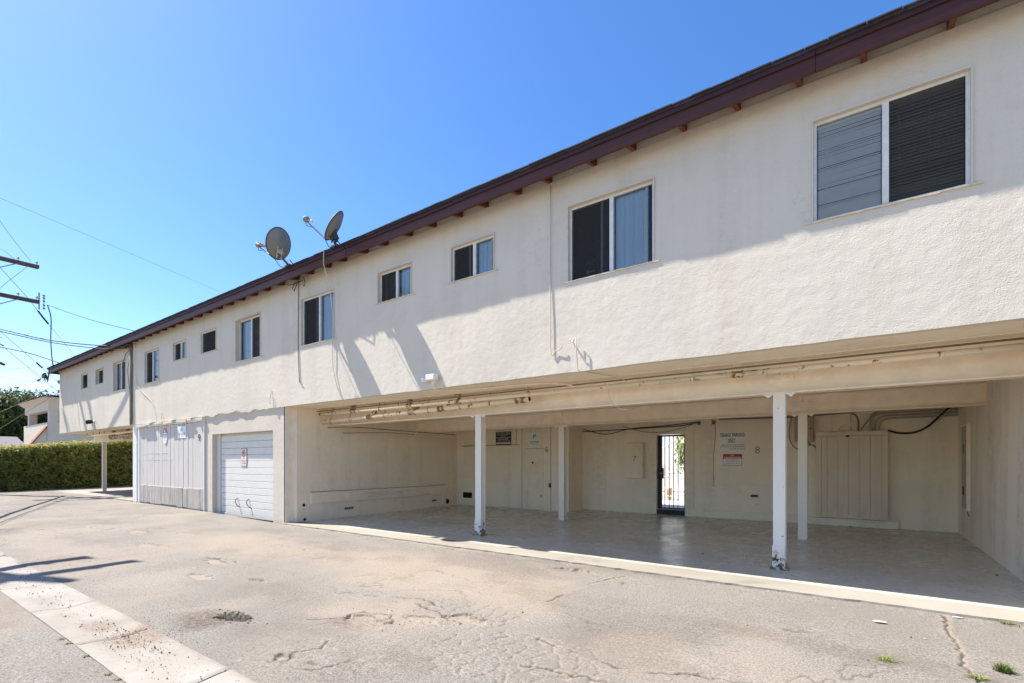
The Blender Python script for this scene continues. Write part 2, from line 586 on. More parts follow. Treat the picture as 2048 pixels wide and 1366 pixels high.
CRACKS = [
    [(-3.39, -3.576), (-3.31, -3.711), (-3.387, -3.896), (-3.36, -4.032), (-3.55, -4.15)],
    [(-2.80, -3.55), (-2.932, -3.719), (-2.955, -3.932), (-3.082, -4.002), (-3.3, -4.02)],
    [(-2.257, -2.575), (-1.963, -2.627), (-1.616, -2.718), (-1.321, -2.75), (-1.157, -2.75), (-0.854, -2.572), (-0.5, -2.5)],
    [(0.60, -0.06), (0.625, -0.12), (0.58, -0.459), (0.612, -0.947), (0.58, -1.417), (0.64, -2.0)],
    [(-13.24, -3.94), (-13.0, -2.17), (-16.5, -0.05)],
    [(-4.0, -3.4), (-3.8, -3.2), (-3.77, -2.97), (-3.5, -2.87), (-3.3, -3.0)],
    [(-3.559, -2.507), (-3.2, -2.56), (-2.962, -2.651), (-2.688, -2.68), (-2.59, -2.552), (-2.5, -2.3), (-2.5, -1.9)],
    [(-10.1, -3.0), (-9.92, -2.701), (-9.49, -2.52), (-9.2, -2.6)],
    [(-7.742, -2.925), (-7.69, -2.621), (-7.24, -2.482), (-6.95, -2.6)],
    [(-5.85, -2.98), (-5.77, -2.83), (-5.6, -2.8)],
    [(-2.3, -0.3), (-2.45, -0.7), (-2.5, -1.1), (-2.52, -1.7)],
    [(-1.9, -3.1), (-1.3, -3.0), (-0.6, -3.05), (0.1, -2.85)],
    [(-4.2, -2.6), (-3.9, -2.45), (-3.6, -2.35), (-3.2, -2.45)],
]
POTS = [  # x, y, rx, ry, depth
    (-4.62, -3.73, .20, .10, .075), (-4.50, -3.70, .09, .07, .06), (-3.56, -3.10, .27, .12, .020), (-3.15, -2.80, .24, .08, .016), (-2.80, -2.55, .25, .12, .022),
    (-9.72, -2.72, .34, .10, .022), (-7.40, -2.68, .34, .11, .022), (-5.78, -2.90, .14, .07, .03), (-2.95, -0.34, .26, .09, .03),
    (-3.35, -3.95, .12, .06, .03), (-11.6, -2.3, .4, .15, .02), (-6.6, -3.2, .3, .1, .015)]

def strip(name, xs, ys, crown):
    X, Y = np.meshgrid(xs, ys, indexing='ij')
    x, y = X.ravel(), Y.ravel()
    z = crown(x, y) + rise(x)
    wx = x + (fbm(x * 3, y * 3, 3, 5) - .5) * 0.25
    wy = y + (fbm(x * 3, y * 3, 3, 9) - .5) * 0.25
    z += (fbm(x * .9, y * .9, 3, 1) - .5) * 0.03 * smoothstep(0, -0.4, y) * smoothstep(.02, .5, np.abs(y + 4.515) - .245)
    # sand blown over the middle of the alley
    sand = smoothstep(1.25, .3, np.hypot((wx + 4.2) / 3.3, (wy + 1.55) / 0.95))
    sand = np.maximum(sand, 0.75 * smoothstep(1.2, .3, np.hypot((wx + 8.3) / 3.4, (wy + 1.75) / 0.9)))
    sand = np.maximum(sand, .8 * smoothstep(1.2, .2, np.hypot((wx + 3.6) / 1.0, (wy + 2.9) / .6)))
    sand = np.maximum(sand, .7 * smoothstep(.10, .02, np.abs(y + 0.06)) * (fbm(x * 2, y * 2, 3, 30) > .45))
    sand *= smoothstep(-2.25, -2.75, wx + 0.25 * (wy + 1.2))
    fr = fbm(x * 2.2, y * 2.2, 4, 21)
    sand = np.clip(sand * (0.4 + 1.2 * fr), 0, 1)
    sand = np.maximum(sand, 0.55 * smoothstep(.50, .70, fbm(x * .8, y * .8, 4, 77)))
    rim = np.zeros_like(x)
    dark = np.zeros_like(x)
    crack = np.zeros_like(x)
    for (px, py, rx, ry, dp) in POTS:
        fq = 26 if dp > .05 else 10
        jx = x + (fbm(x * fq, y * fq, 3, 3) - .5) * rx * (1.3 if dp > .05 else .9)
        jy = y + (fbm(x * fq, y * fq, 3, 4) - .5) * ry * 1.4
        q = np.hypot((jx - px) / rx, (jy - py) / ry)
        z -= dp * smoothstep(1.0, .80, q)
        sand = np.maximum(sand, smoothstep(1.15, .8, q) * .9)
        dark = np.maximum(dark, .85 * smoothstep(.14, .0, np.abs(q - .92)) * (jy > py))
    dark = np.maximum(dark, smoothstep(1.1, .3, np.hypot((wx + 4.75) / .40, (wy + 3.95) / .30)))
    dark = np.maximum(dark, .9 * smoothstep(1.0, .6, np.hypot((x + 4.50) / .15, (y + 3.71) / .07)))
    dark = np.maximum(dark, .55 * smoothstep(1.0, .2, np.hypot((wx + 3.65) / .35, (wy + 3.25) / .18)))
    dark = np.maximum(dark, .5 * smoothstep(1.0, .2, np.hypot((wx + 2.95) / .6, (wy + .33) / .22)))
    for ox, oy, rr in ((-0.47, -1.235, .085), (-0.345, -1.19, .075), (-3.1, -3.9, .09)):
        dark = np.maximum(dark, .85 * smoothstep(1.0, .7, np.hypot((wx - ox) / rr, (wy - oy) / (rr * .6))))
    dark = np.maximum(dark, .42 * smoothstep(.54, .74, fbm(x * .75 + 9, y * 1.3, 5, 83)))
    # alligator cracking: warped cells, joints sunk and filled with sand
    cs = 0.155
    cx_, cy_ = (x + (fbm(x * 6, y * 6, 2, 15) - .5) * .1) / cs, (y + (fbm(x * 6, y * 6, 2, 16) - .5) * .1) / (cs * .62)
    d1, d2 = np.full(x.shape, 9.), np.full(x.shape, 9.)
    bx, by = np.floor(cx_), np.floor(cy_)
    for i in (-1, 0, 1):
        for j in (-1, 0, 1):
            a, b = bx + i, by + j
            jx = a + .15 + .7 * vnoise(a + .001, b + .001, 91)
            jy = b + .15 + .7 * vnoise(a + .001, b + .001, 92)
            d = np.hypot(cx_ - jx, cy_ - jy)
            d2 = np.where(d < d1, d1, np.minimum(d2, d))
            d1 = np.minimum(d1, d)
    gap = smoothstep(.15, .05, d2 - d1)
    zone = smoothstep(1.15, .75, np.hypot((wx + 2.05) / .85, (wy + 3.05) / .55))
    zone = np.maximum(zone, .8 * smoothstep(1.1, .7, np.hypot((wx + 2.95) / .7, (wy + 2.35) / .35)))
    zone = np.maximum(zone, .45 * smoothstep(1.2, .6, np.hypot((wx + 3.2) / .9, (wy + 3.9) / .5)))
    z -= zone * gap * 0.0065
    z += zone * (1 - gap) * 0.002
    sand = np.maximum(sand, zone * gap * .95)
    dark = np.maximum(dark, zone * smoothstep(.10, .0, d2 - d1) * .35)
    for pl in CRACKS:
        far = 1.0 if pl[0][0] > -8 else .7
        d = seg_dist(x + (fbm(x * 14, y * 14, 3, 40) - .5) * .07, y + (fbm(x * 14, y * 14, 3, 41) - .5) * .07, pl)
        c = smoothstep(.015, .004, d) * smoothstep(.25, .45, fbm(x * 2.5, y * 2.5, 2, 50))
        crack = np.maximum(crack, c * far)
        z -= .014 * c
        sand = np.maximum(sand, .5 * smoothstep(.06, .02, d))
        # the slab on one side of a crack rides a few millimetres higher
        z += .006 * smoothstep(.10, .0, d) * (fbm(x * 4, y * 4, 2, 55) > .5)
        # one side of each crack stands a little higher
    hair = np.abs(fbm(x * 1.7, y * 1.7, 4, 61) - .5)
    hc = smoothstep(.010, .003, hair) * smoothstep(.5, .62, fbm(x * .5, y * .5, 2, 62)) * .55
    crack = np.maximum(crack, hc)
    z -= hc * .006
    nx, ny = len(xs), len(ys)
    idx = np.arange(nx * ny).reshape(nx, ny)
    f = np.stack([idx[:-1, :-1].ravel(), idx[1:, :-1].ravel(), idx[1:, 1:].ravel(), idx[:-1, 1:].ravel()], 1)
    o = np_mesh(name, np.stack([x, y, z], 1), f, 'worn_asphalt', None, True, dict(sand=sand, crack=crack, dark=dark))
    return o

def rng_cat(*parts):
    out = []
    for a, b, s in parts:
        out.append(np.arange(a, b - 1e-6, s))
    out.append(np.array([parts[-1][1]]))
    return np.concatenate(out)

GY0, GY1 = -4.76, -4.27          # the concrete gutter along the middle of the alley
xs = rng_cat((-60, -31, 1.5), (-31, -16, .12), (-16, -9, .05), (-9, -5.2, .024), (-5.2, 1.6, .0115), (1.6, 6, .1), (6, 40, 2))
ys = rng_cat((GY1 - .03, -2.2, .0115), (-2.2, 0, .017))
near = strip('alley_asphalt', xs, ys, lambda x, y: -.02 + .0365 * (y / 4.3))
tag(near, 'cracked sandy asphalt of the alley with potholes', None, None, 'structure')
xs2 = rng_cat((-60, -20, 1.0), (-20, -7, .08), (-7, -2, .03), (-2, 6, .15), (6, 40, 2))
ys2 = rng_cat((-14.5, -6.4, .3), (-6.4, GY0 + .03, .03))
far_ = strip('alley_asphalt', xs2, ys2, lambda x, y: -.056 + .03 * np.maximum(GY0 - y, 0) / 4)
tag(far_, 'grey asphalt on the other side of the concrete gutter', None, None, 'structure')

gut = thing('drain_gutter', (-5, -4.5, -.07), None, None)
gut['kind'] = 'structure'
edges_x = [-60 + i * 6 for i in range(7)] + [-20.29 + 1.4 * i for i in range(0, 20)] + [9, 40]
for a, b in zip(edges_x[:-1], edges_x[1:]):
    fine = -9.5 < a < 0
    gx = np.linspace(a + .006, b - .006, 60 if fine else 8)
    gy = np.linspace(GY0 + .003, GY1 - .003, 24 if fine else 5)
    X, Y = np.meshgrid(gx, gy, indexing='ij')
    x, y = X.ravel(), Y.ravel()
    z = -.052 - .02 * np.exp(-((y + 4.5) / .12) ** 2) + rise(x) + (fbm(x * 2, y * 2, 3, 8) - .5) * .008
    z += random.uniform(-.004, .004)
    e = np.minimum(np.minimum(x - a, b - x), 10)
    z -= .012 * smoothstep(.02, .004, e)
    dirt = smoothstep(1.15, .1, np.hypot((x + 4.78 + (fbm(x * 5, y * 5, 3, 2) - .5) * .5) / .42, (y + 4.33 + (fbm(x * 5, y * 5, 3, 12) - .5) * .4) / .36))
    dirt = np.maximum(dirt, .8 * smoothstep(1.1, .2, np.hypot((x + 5.35) / .3, (y + 4.5) / .16)))
    dirt = np.maximum(dirt, .5 * smoothstep(.05, .0, GY1 - y) * (fbm(x * 3, y, 3, 4) > .45))
    nx, ny = len(gx), len(gy)
    idx = np.arange(nx * ny).reshape(nx, ny)
    f = np.stack([idx[:-1, :-1].ravel(), idx[1:, :-1].ravel(), idx[1:, 1:].ravel(), idx[:-1, 1:].ravel()], 1)
    np_mesh('slab', np.stack([x, y, z], 1), f, 'gutter_concrete', gut, True, dict(dirt=dirt))

# parking slabs
s = MB()
s.prism([(0.42, .001), (6.55, .032), (6.55, -.3), (0.42, -.3)], 'x', -10.4, 1.7)
tag(s.build('parking_slab', 'slab_concrete'), 'smooth concrete floor of the open carport', None, None, 'structure')
nseg = 240
ex = np.linspace(-10.45, 6, nseg)
s = MB()
for i in range(nseg - 1):
    j0 = -.05 * float(fbm(np.array([ex[i] * 7]), np.array([0.]), 3, 6)[0])
    j1 = -.05 * float(fbm(np.array([ex[i + 1] * 7]), np.array([0.]), 3, 6)[0])
    a, b = float(ex[i]), float(ex[i + 1])
    s.add([(a, j0, .002), (b, j1, .002), (b, .42, .003), (a, .42, .003), (a, j0 - .01, -.3), (b, j1 - .01, -.3)], [(0, 1, 2, 3), (4, 5, 1, 0)])
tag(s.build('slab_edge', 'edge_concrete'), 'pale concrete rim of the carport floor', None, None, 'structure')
s = MB()
s.prism([(-.02, .085), (.3, .09), (6.5, .19), (6.5, -.3), (-.02, -.3)], 'x', -28.15, -19.5)
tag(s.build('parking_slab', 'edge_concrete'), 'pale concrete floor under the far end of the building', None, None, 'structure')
s = MB()
s.add([(-60, 0, .08), (-28.15, 0, .08), (-28.15, 14, .24), (-60, 14, .24)], [(0, 1, 2, 3)])
tag(s.build('side_yard', 'far_ground'), 'bare ground beside the far end of the building', None, None, 'structure')
s = MB()
s.box(-30, 12, 6.62, 30, -.3, .14)
tag(s.build('courtyard_paving', 'courtyard_concrete'), 'sunlit concrete paving of the courtyard behind the gate', None, None, 'structure')
# ---------------------------------------------------------------- the apartment building
bld = thing('apartment_building', (-11, 3.2, 0), 'long two storey cream stucco apartment building over an open carport with dark plum eaves', 'building')

def wall_sheet(name, mat, x0, x1, z0, z1, holes, yf, step=.14, jag=None, fold=0.0):
    """stucco sheet facing -Y with real openings, their reveals and a hand-plastered unevenness"""
    cuts_x, cuts_z = {x0, x1}, {z0, z1}
    for h in holes:
        cuts_x |= {h[0], h[1]}
        cuts_z |= {h[2], h[3]}
    def fill(c):
        c = sorted(c)
        out = []
        for a, b in zip(c[:-1], c[1:]):
            n = max(1, int(round((b - a) / step)))
            out += [a + (b - a) * i / n for i in range(n)]
        return np.array(out + [c[-1]])
    gx, gz = fill(cuts_x), fill(cuts_z)
    X, Z = np.meshgrid(gx, gz, indexing='ij')
    Y = yf(X, Z)
    Zj = Z.copy()
    if jag is not None:
        Zj[:, 0] += jag(gx)
    b = MB()
    nx, nz = len(gx), len(gz)
    b.v = [(float(X[i, j]), float(Y[i, j]), float(Zj[i, j])) for i in range(nx) for j in range(nz)]
    for i in range(nx - 1):
        for j in range(nz - 1):
            mx, mz = (gx[i] + gx[i + 1]) / 2, (gz[j] + gz[j + 1]) / 2
            if any(h[0] < mx < h[1] and h[2] < mz < h[3] for h in holes):
                continue
            b.f.append((i * nz + j, (i + 1) * nz + j, (i + 1) * nz + j + 1, i * nz + j + 1))
    def edge(idx, d):
        k, m = len(b.v), len(idx)
        for t in idx:
            b.v.append(b.v[t])
        for t in idx:
            x, y, z = b.v[t]
            b.v.append((x, d, z))
        for q in range(m - 1):
            b.f.append((k + q, k + q + 1, k + m + q + 1, k + m + q))
    for h in holes:
        ia = [i for i in range(nx) if h[0] - 1e-6 <= gx[i] <= h[1] + 1e-6]
        ja = [j for j in range(nz) if h[2] - 1e-6 <= gz[j] <= h[3] + 1e-6]
        d = h[4]
        edge([i * nz + ja[-1] for i in ia], d)
        edge([ia[0] * nz + j for j in ja], d)
        edge([ia[-1] * nz + j for j in ja], d)
        if h[2] > z0 + 1e-6:
            edge([i * nz + ja[0] for i in ia], d)
    if fold:
        edge([i * nz for i in range(nx)], fold)
    o = b.build(name, mat, bld, True)
    return o

# x0, x1, z0, z1, reveal depth, frame setback, mullion x, left pane, right pane
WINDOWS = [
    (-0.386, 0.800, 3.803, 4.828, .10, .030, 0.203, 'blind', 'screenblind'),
    (-3.227, -2.055, 3.800, 4.812, .10, .045, -2.62, 'screen', 'curtain_sky_tint'),
    (-5.370, -4.512, 4.248, 4.802, .10, .035, -4.915, 'screen', 'curtain_sky_tint'),
    (-7.168, -6.304, 4.246, 4.796, .10, .050, -6.716, 'curtaindark', 'curtain_sky_tint'),
    (-9.640, -8.500, 3.803, 4.786, .10, .035, -9.036, 'screen', 'curtain_sky_tint'),
    (-12.490, -11.340, 3.808, 4.820, .12, .085, -11.905, 'curtain_sky_tint', 'screenblind'),
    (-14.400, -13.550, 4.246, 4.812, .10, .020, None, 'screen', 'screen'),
    (-16.200, -15.370, 4.270, 4.780, .10, .030, -15.745, 'screen', 'curtain_sky_tint'),
    (-18.370, -17.300, 3.812, 4.805, .10, .035, -17.826, 'screen', 'curtain_sky_tint'),
    (-21.260, -20.100, 3.805, 4.800, .11, .070, -20.70, 'curtain_sky_tint', 'screen'),
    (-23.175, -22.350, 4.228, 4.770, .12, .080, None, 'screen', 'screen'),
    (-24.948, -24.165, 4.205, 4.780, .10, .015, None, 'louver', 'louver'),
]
up_holes = [(w[0], w[1], w[2], w[3], w[4]) for w in WINDOWS]
und = lambda X, Z: (fbm(X * .8, Z * .8, 2, 17) - .5) * .022 + (fbm(X * 4, Z * 4, 2, 18) - .5) * .003
def ragged(gx):
    r = (fbm(gx * 2.3, gx * 0, 3, 33) - .5) * .02
    on = smoothstep(-14.3, -14.1, gx) * smoothstep(-10.7, -10.95, gx)
    r += on * ((fbm(gx * 3.2, gx * 0 + 2, 2, 35) - .5) * .13)
    return r
wall_sheet('wall', 'facade_stucco', -28.05, 6.0, 2.57, 5.245, up_holes, und, .13, ragged, .09)
lowf = lambda X, Z: .040 + (fbm(X * .9, Z * .9, 3, 27) - .5) * .016
wall_sheet('wall', 'garage_stucco', -14.24, -10.40, -.05, 2.62, [(-13.86, -10.86, -.05, 2.075, .19)], lowf, .10)
wall_sheet('wall', 'garage_stucco', 1.52, 6.0, -.05, 2.62, [], lowf, .3)

b = MB()                                   # upper storey: floor, far walls
b.box(-28.04, 6, .035, 6.62, 2.578, 2.66)
b.build('carport_ceiling', 'carport_paint', bld)
MB().box(-28.05, -27.93, .02, 6.62, 2.575, 5.33).build('end_wall', 'facade_stucco', bld)
MB().box(5.9, 6.02, .02, 6.62, 0, 5.33).build('end_wall', 'facade_stucco', bld)
b = MB().box(-27.92, 5.9, 6.5, 6.64, 2.575, 5.33)
b.build('rear_wall', 'facade_stucco', bld)
b = MB().box(-27.9, 5.88, 2.6, 2.66, 2.67, 5.31)
for x in (-25.5, -21.7, -19, -14.9, -13, -10.3, -7.9, -5.9, -3.9, -1.2, 1.6):
    b.box(x, x + .08, .16, 2.59, 2.67, 5.31)
b.build('partition_wall', 'interior', bld)
b = MB().prism([(-.34, 5.362), (3.3, 6.42), (6.95, 5.362), (6.95, 5.335), (-.34, 5.335)], 'x', -28.40, 6.3)
roof = b.build('roof', 'shingle', bld)
b = MB()
x = -28.42
while x < 6.2:
    L = random.uniform(.18, .34)
    b.box(x, x + L - .004, -.345 - random.uniform(0, .010), .1, 5.366 + random.uniform(-.001, .002), 5.378 + random.uniform(0, .006))
    x += L
tag(b.build('shingle_edge', 'shingle', roof), kind='stuff')
# eaves
cut = [-28.40, -24.05, -19.3, -14.7, -12.2, -7.72, -5.05, -0.35, 4.3, 6.3]
for i, (a, c) in enumerate(zip(cut[:-1], cut[1:])):
    dz, dy = random.uniform(-.006, .006), random.uniform(-.004, .004)
    MB().bbox(a + .002, c - .002, -.295 + dy, -.255, 5.148 + dz, 5.333).build('fascia_board', 'fascia_paint', bld)
    MB().bbox(a + .002, c - .002, -.322 + dy, -.297 + dy, 5.288 + dz, 5.356).build('fascia_trim', 'fascia_trim', bld)
MB().bbox(-28.40, -28.36, -.25, 6.9, 5.15, 5.333).build('fascia_board', 'fascia_paint', bld)
MB().box(-28.36, 6.0, .012, .05, 5.238, 5.334).build('eave_blocking', 'facade_stucco', bld)
rx = [.69, .06, -.48, -1.07, -1.65, -2.27, -2.81, -3.49, -4.0, -4.61, -5.13, -5.71, -6.27, -6.90, -7.45, -8.10, -8.60, -9.20, -9.73]
rx += [-9.73 - .579 * k for k in range(1, 32)] + [1.28, 1.86, 2.44, 3.02, 3.6, 4.2, 4.8, 5.4]
raft = MB().prism([(-.254, 5.168), (.011, 5.243), (.011, 5.333), (-.254, 5.333)], 'x', 0, .05)
first = None
for x in rx:
    if first is None:
        first = MB().prism([(-.254, 5.168), (.011, 5.243), (.011, 5.333), (-.254, 5.333)], 'x', x - .05, x).build('rafter', 'rafter_paint', bld)
        x_first = x
    else:
        r = first.copy()
        COL.objects.link(r)
        r.parent = bld
        r.location = (x - x_first, 0, 0)

# windows
def make_window(w):
    x0, x1, z0, z1, dep, fy, mull, lk, rk = w
    f = .028
    y0, y1 = fy, fy + .045
    b = MB()
    b.box(x0, x1, y0, y1, z1 - f, z1).box(x0, x1, y0, y1, z0, z0 + f)
    b.box(x0, x0 + f, y0, y1, z0 + f, z1 - f).box(x1 - f, x1, y0, y1, z0 + f, z1 - f)
    if mull is not None:
        b.box(mull - .026, mull + .026, y0 - .008, y1, z0 + f, z1 - f)
    fr = b.build('window', 'trim_white', bld)
    # plastered sill lip, wider than the opening
    s_ = MB()
    n = 14
    xa, xb = x0 - .07, x1 + .08
    for i in range(n):
        a, c = xa + (xb - xa) * i / n, xa + (xb - xa) * (i + 1) / n
        h = .012 + .004 * math.sin(i * 2.1)
        s_.box(a, c + .001 * (i % 2), -.018, y0 - .002, z0 - h, z0 + .004 - .003 * (i % 2))
    s_.build('sill', 'sill_paint', fr)
    t_ = MB()                                         # thin weathered casing bead round the opening
    t_.box(x0 - .014, x0 - .001, -.016, .012, z0, z1 + .02).box(x1 + .001, x1 + .014, -.016, .012, z0, z1 + .02)
    t_.box(x0 - .001, x1 + .001, -.020, .012, z1 + .001, z1 + .02)
    t_.build('casing', 'facade_stucco', fr)
    parts = [(x0 + f, (mull or x1) - (.026 if mull is not None else f), lk)]
    if mull is not None:
        parts.append((mull + .026, x1 - f, rk))
    za, zb = z0 + f, z1 - f
    for a, c, k in parts:
        W_ = c - a
        yp = y0 + .02
        if k in ('glass', 'blind', 'curtain_sky_tint', 'curtaindark'):
            MB().quad((a, yp, za), (c, yp, za), (c, yp, zb), (a, yp, zb)).build('pane', 'window_glass', fr)
        if k in ('screen', 'screenblind', 'curtaindark'):
            MB().quad((a, yp - .012, za), (c, yp - .012, za), (c, yp - .012, zb), (a, yp - .012, zb)).build('insect_screen', 'insect_screen', fr)
            if k != 'screenblind' and mull is not None:      # the sliding sash standing part open behind the screen
                sx = c - .22 * W_ if k == 'screen' else a + .3 * W_
                MB().box(sx - .016, sx + .016, yp + .004, yp + .03, za, zb).build('sash', 'aluminium', fr)
                if k == 'screen':
                    MB().quad((sx + .016, yp + .018, za), (c, yp + .018, za), (c, yp + .018, zb), (sx + .016, yp + .018, zb)).build('pane', 'window_glass', fr)
        if k in ('blind', 'screenblind'):
            b = MB()
            z = za + .01
            i = 0
            sp = .0198 if k == 'blind' else .031
            while z < zb - .03:
                tl = .0125 + (.0022 * math.sin(i * .7) + random.uniform(-.0025, .0025))
                wob = random.uniform(-.003, .003)
                b.quad((a + .006, yp + .030, z), (c - .006, yp + .030, z + wob), (c - .006, yp + .036, z + wob + 2 * tl * .92), (a + .006, yp + .036, z + 2 * tl * .92))
                z += sp
                i += 1
            b.box(a + .004, c - .004, yp + .02, yp + .05, zb - .03, zb)
            for xx in (a + .15 * W_, a + .55 * W_):
                b.box(xx, xx + .004, yp + .024, yp + .027, za, zb - .03)
            b.build('blind', 'blind' if k == 'blind' else 'blind_dim', fr)
        if k in ('curtain_sky_tint', 'curtaindark'):
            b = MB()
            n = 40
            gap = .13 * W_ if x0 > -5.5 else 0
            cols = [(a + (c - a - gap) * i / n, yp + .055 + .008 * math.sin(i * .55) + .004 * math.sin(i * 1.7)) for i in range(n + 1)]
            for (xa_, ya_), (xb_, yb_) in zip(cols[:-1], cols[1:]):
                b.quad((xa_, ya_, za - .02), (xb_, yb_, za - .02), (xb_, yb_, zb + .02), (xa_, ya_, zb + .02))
            b.build('curtain_sky_tint', 'curtain_sky_tint' if k == 'curtain_sky_tint' else 'blind_dim', fr, True)  # blue sheets carry the panes' sky reflection as colour; dim ones are plain
            if gap:
                MB().box(c - gap - .03, c - gap, yp + .012, yp + .04, za, zb).build('sash', 'trim_white', fr)
        if k == 'louver':
            b = MB()
            n = 9
            for i in range(n):
                z = za + (zb - za) * (i + .5) / n
                b.add([(a, yp - .01, z - .03), (c, yp - .01, z - .03), (c, yp + .04, z + .035), (a, yp + .04, z + .035)], [(0, 1, 2, 3)])
            b.build('louver', 'black_steel', fr)
    return fr
for w in WINDOWS:
    wobj = make_window(w)
    if w is WINDOWS[1]:                                 # things seen dimly on the sill inside
        b = MB()
        for k in range(16):
            px, pz = random.uniform(-3.12, -2.80), random.uniform(3.85, 4.12)
            r = random.uniform(.02, .06)
            b.box(px - r, px + r, .16, .24, pz - r, pz + r * random.uniform(.4, 1.2))
        b.build('folded_cloth', 'clutter_blue', wobj)
        MB().box(-3.02, -2.985, .13, .15, 3.90, 3.95).box(-3.03, -2.9, .13, .15, 3.92, 3.93).build('latch', 'aluminium', wobj)

# ---------------------------------------------------------------- carport walls
MB().box(-10.86, -10.40, .075, .24, -.05, 2.577).build('pier', 'garage_stucco', bld)
MB().box(-10.40, -10.36, .06, .25, .0, 2.576).build('corner_board', 'beam_paint', bld)
lw = MB().box(-10.42, -10.25, .25, 6.6, -.05, 2.577).build('side_wall', 'carport_paint', bld)
MB().bbox(-10.25, -10.205, .59, 5.06, .392, .652, .008).build('bumper_board', 'beam_paint', lw)
bbd = lw.children[0]
for (y0_, y1_, z_) in ((2.0, 2.9, .56), (2.2, 2.6, .53), (2.5, 3.3, .50), (3.1, 3.9, .545), (2.1, 2.5, .455), (4.0, 4.3, .42)):
    MB().tube([(-10.2052, y0_, z_), (-10.2052, (y0_ + y1_) / 2, z_ + .012), (-10.2052, y1_, z_ + .004)], .0025, 4).build('split_line', 'cable_grey', bbd)
MB().box(-10.25, -10.222, .58, 5.07, .653, .662).build('painted_shadow_line', 'cable_grey', bbd)  # solid dark strip drawing the shadow line along the board's top edge
for (y, z, r) in ((.42, .375, .035), (.44, .05, .035), (5.15, .15, .075)):
    b = MB()
    b.tube([(-10.27, y, z), (-10.243, y, z)], r, 12)
    b.build('pipe_stub', 'rubber', lw)
for (y, w_) in ((1.62, .13), (4.58, .09)):
    b = MB().box(-10.27, -10.244, y - w_, y + w_, .185, .245)
    v = b.build('wall_vent', 'panel_grey', lw)
    for k in range(5):
        yy = y - w_ + (k + .5) * 2 * w_ / 5
        MB().box(-10.243, -10.240, yy - w_ * .13, yy + w_ * .13, .20, .232).build('slot', 'dark_void', v)
# storage room
st = MB().box(-10.25, -6.30, 5.6, 6.6, -.02, 2.577).build('storage_wall', 'carport_paint', bld)
d1 = MB().bbox(-10.0, -7.91, 5.588, 5.6, .06, 1.83, .004).build('storage_door', 'carport_paint', bld)
MB().box(-10.03, -7.88, 5.581, 5.599, 1.836, 1.852).build('drip_strip', 'cable_grey', d1)
d2 = MB().bbox(-7.65, -7.09, 5.589, 5.6, .06, 1.715, .004).build('storage_door', 'carport_paint', bld)
MB().box(-7.68, -7.06, 5.582, 5.599, 1.72, 1.732).build('drip_strip', 'box_tan', d2)
for z in (1.33, ):
    MB().tube([(-7.43, 5.589, 1.33), (-7.43, 5.575, 1.33)], .028, 10).build('door_knob', 'black_steel', d2)
MB().tube([(-7.16, 5.589, .42), (-7.16, 5.58, .42)], .03, 10).build('door_stop', 'panel_grey', d2)
v = MB().box(-10.03, -9.59, 5.575, 5.6, .215, .455).build('wall_vent', 'beam_paint', bld)
MB().box(-9.99, -9.63, 5.57, 5.5745, .25, .42).build('vent_screen', 'dark_void', v)
for x in (-8.0, -7.80, -6.85):
    MB().box(x - .005, x + .005, 5.592, 5.599, .05, 2.3).build('panel_joint', 'cable_grey', bld)
MB().box(-6.90, -6.85, 5.57, 5.6, .66, .77).build('hasp', 'ink_brown', bld)
# rear wall of the carport, with the gateway
for bx in ((-6.30, -4.21, -.02, 2.577), (-3.50, 1.52, -.02, 2.577), (-4.21, -3.50, 2.05, 2.577)):
    MB().box(bx[0], bx[1], 6.4, 6.60, bx[2], bx[3]).build('carport_wall', 'carport_paint', bld)
MB().box(-4.21, -3.50, 6.42, 6.615, -.02, .145).build('threshold', 'clutter_dark', bld)
MB().box(-3.46, -3.285, 6.375, 6.4, .03, 2.577).build('pilaster', 'carport_paint', bld)
MB().bbox(-3.285, -1.18, 6.345, 6.4, .0, .205, .012).build('wall_footing', 'carport_paint', bld)
MB().bbox(-1.18, .62, 6.33, 6.4, .0, .185, .012).build('wall_footing', 'carport_paint', bld)
MB().box(-.86, .60, 6.382, 6.4, .19, 1.95).build('backing_panel', 'carport_paint', bld)
MB().box(-3.10, -2.86, 6.30, 6.4, 2.22, 2.45).build('joist_end', 'carport_paint', bld)
for x, z in ((-3.16, 2.30), (-2.82, 2.30)):
    MB().box(x - .03, x + .03, 6.36, 6.4, z - .05, z + .03).build('hanger_bracket', 'cable_grey', bld)
b = MB()
pts = [(-2.80, 6.394, 2.30), (-2.79, 6.394, 1.95), (-2.83, 6.394, 1.5), (-2.84, 6.394, 1.1), (-2.82, 6.394, .75)]
b.tube(pts, .005, 5)
b.build('wall_cable', 'cable_grey', bld)
rw = MB().box(1.50, 1.70, .20, 6.6, -.05, 2.577).build('side_wall', 'side_wall_paint', bld)
for (x, z, w_, h_) in ((-1.95, .58, .07, .025), (-4.68, 1.40, .06, .012)):
    MB().box(x - w_, x + w_, 6.37, 6.4, z - h_, z + h_).build('hose_bracket', 'black_steel', bld)
MB().tube([(-.95, 6.4, .32), (-.95, 6.38, .32)], .03, 10).build('pipe_stub', 'rubber', bld)
# garages at the far side
MB().box(-19.50, -19.16, .02, .22, -.05, 2.577).build('corner_post', 'white_paint', bld)
MB().box(-19.50, -19.34, .22, 6.6, -.05, 2.577).build('side_wall', 'carport_paint', bld)
MB().box(-19.34, -10.42, 6.42, 6.6, -.05, 2.577).build('garage_rear_wall', 'carport_paint', bld)

# numerals painted on walls
text_mesh('numeral', '8', 'ink_brown', bld, -1.885, 1.625, 6.394, h=.155, bold=-.018)
text_mesh('numeral', '6', 'ink_brown', bld, -6.985, 1.70, 5.594, h=.15, bold=-.01)

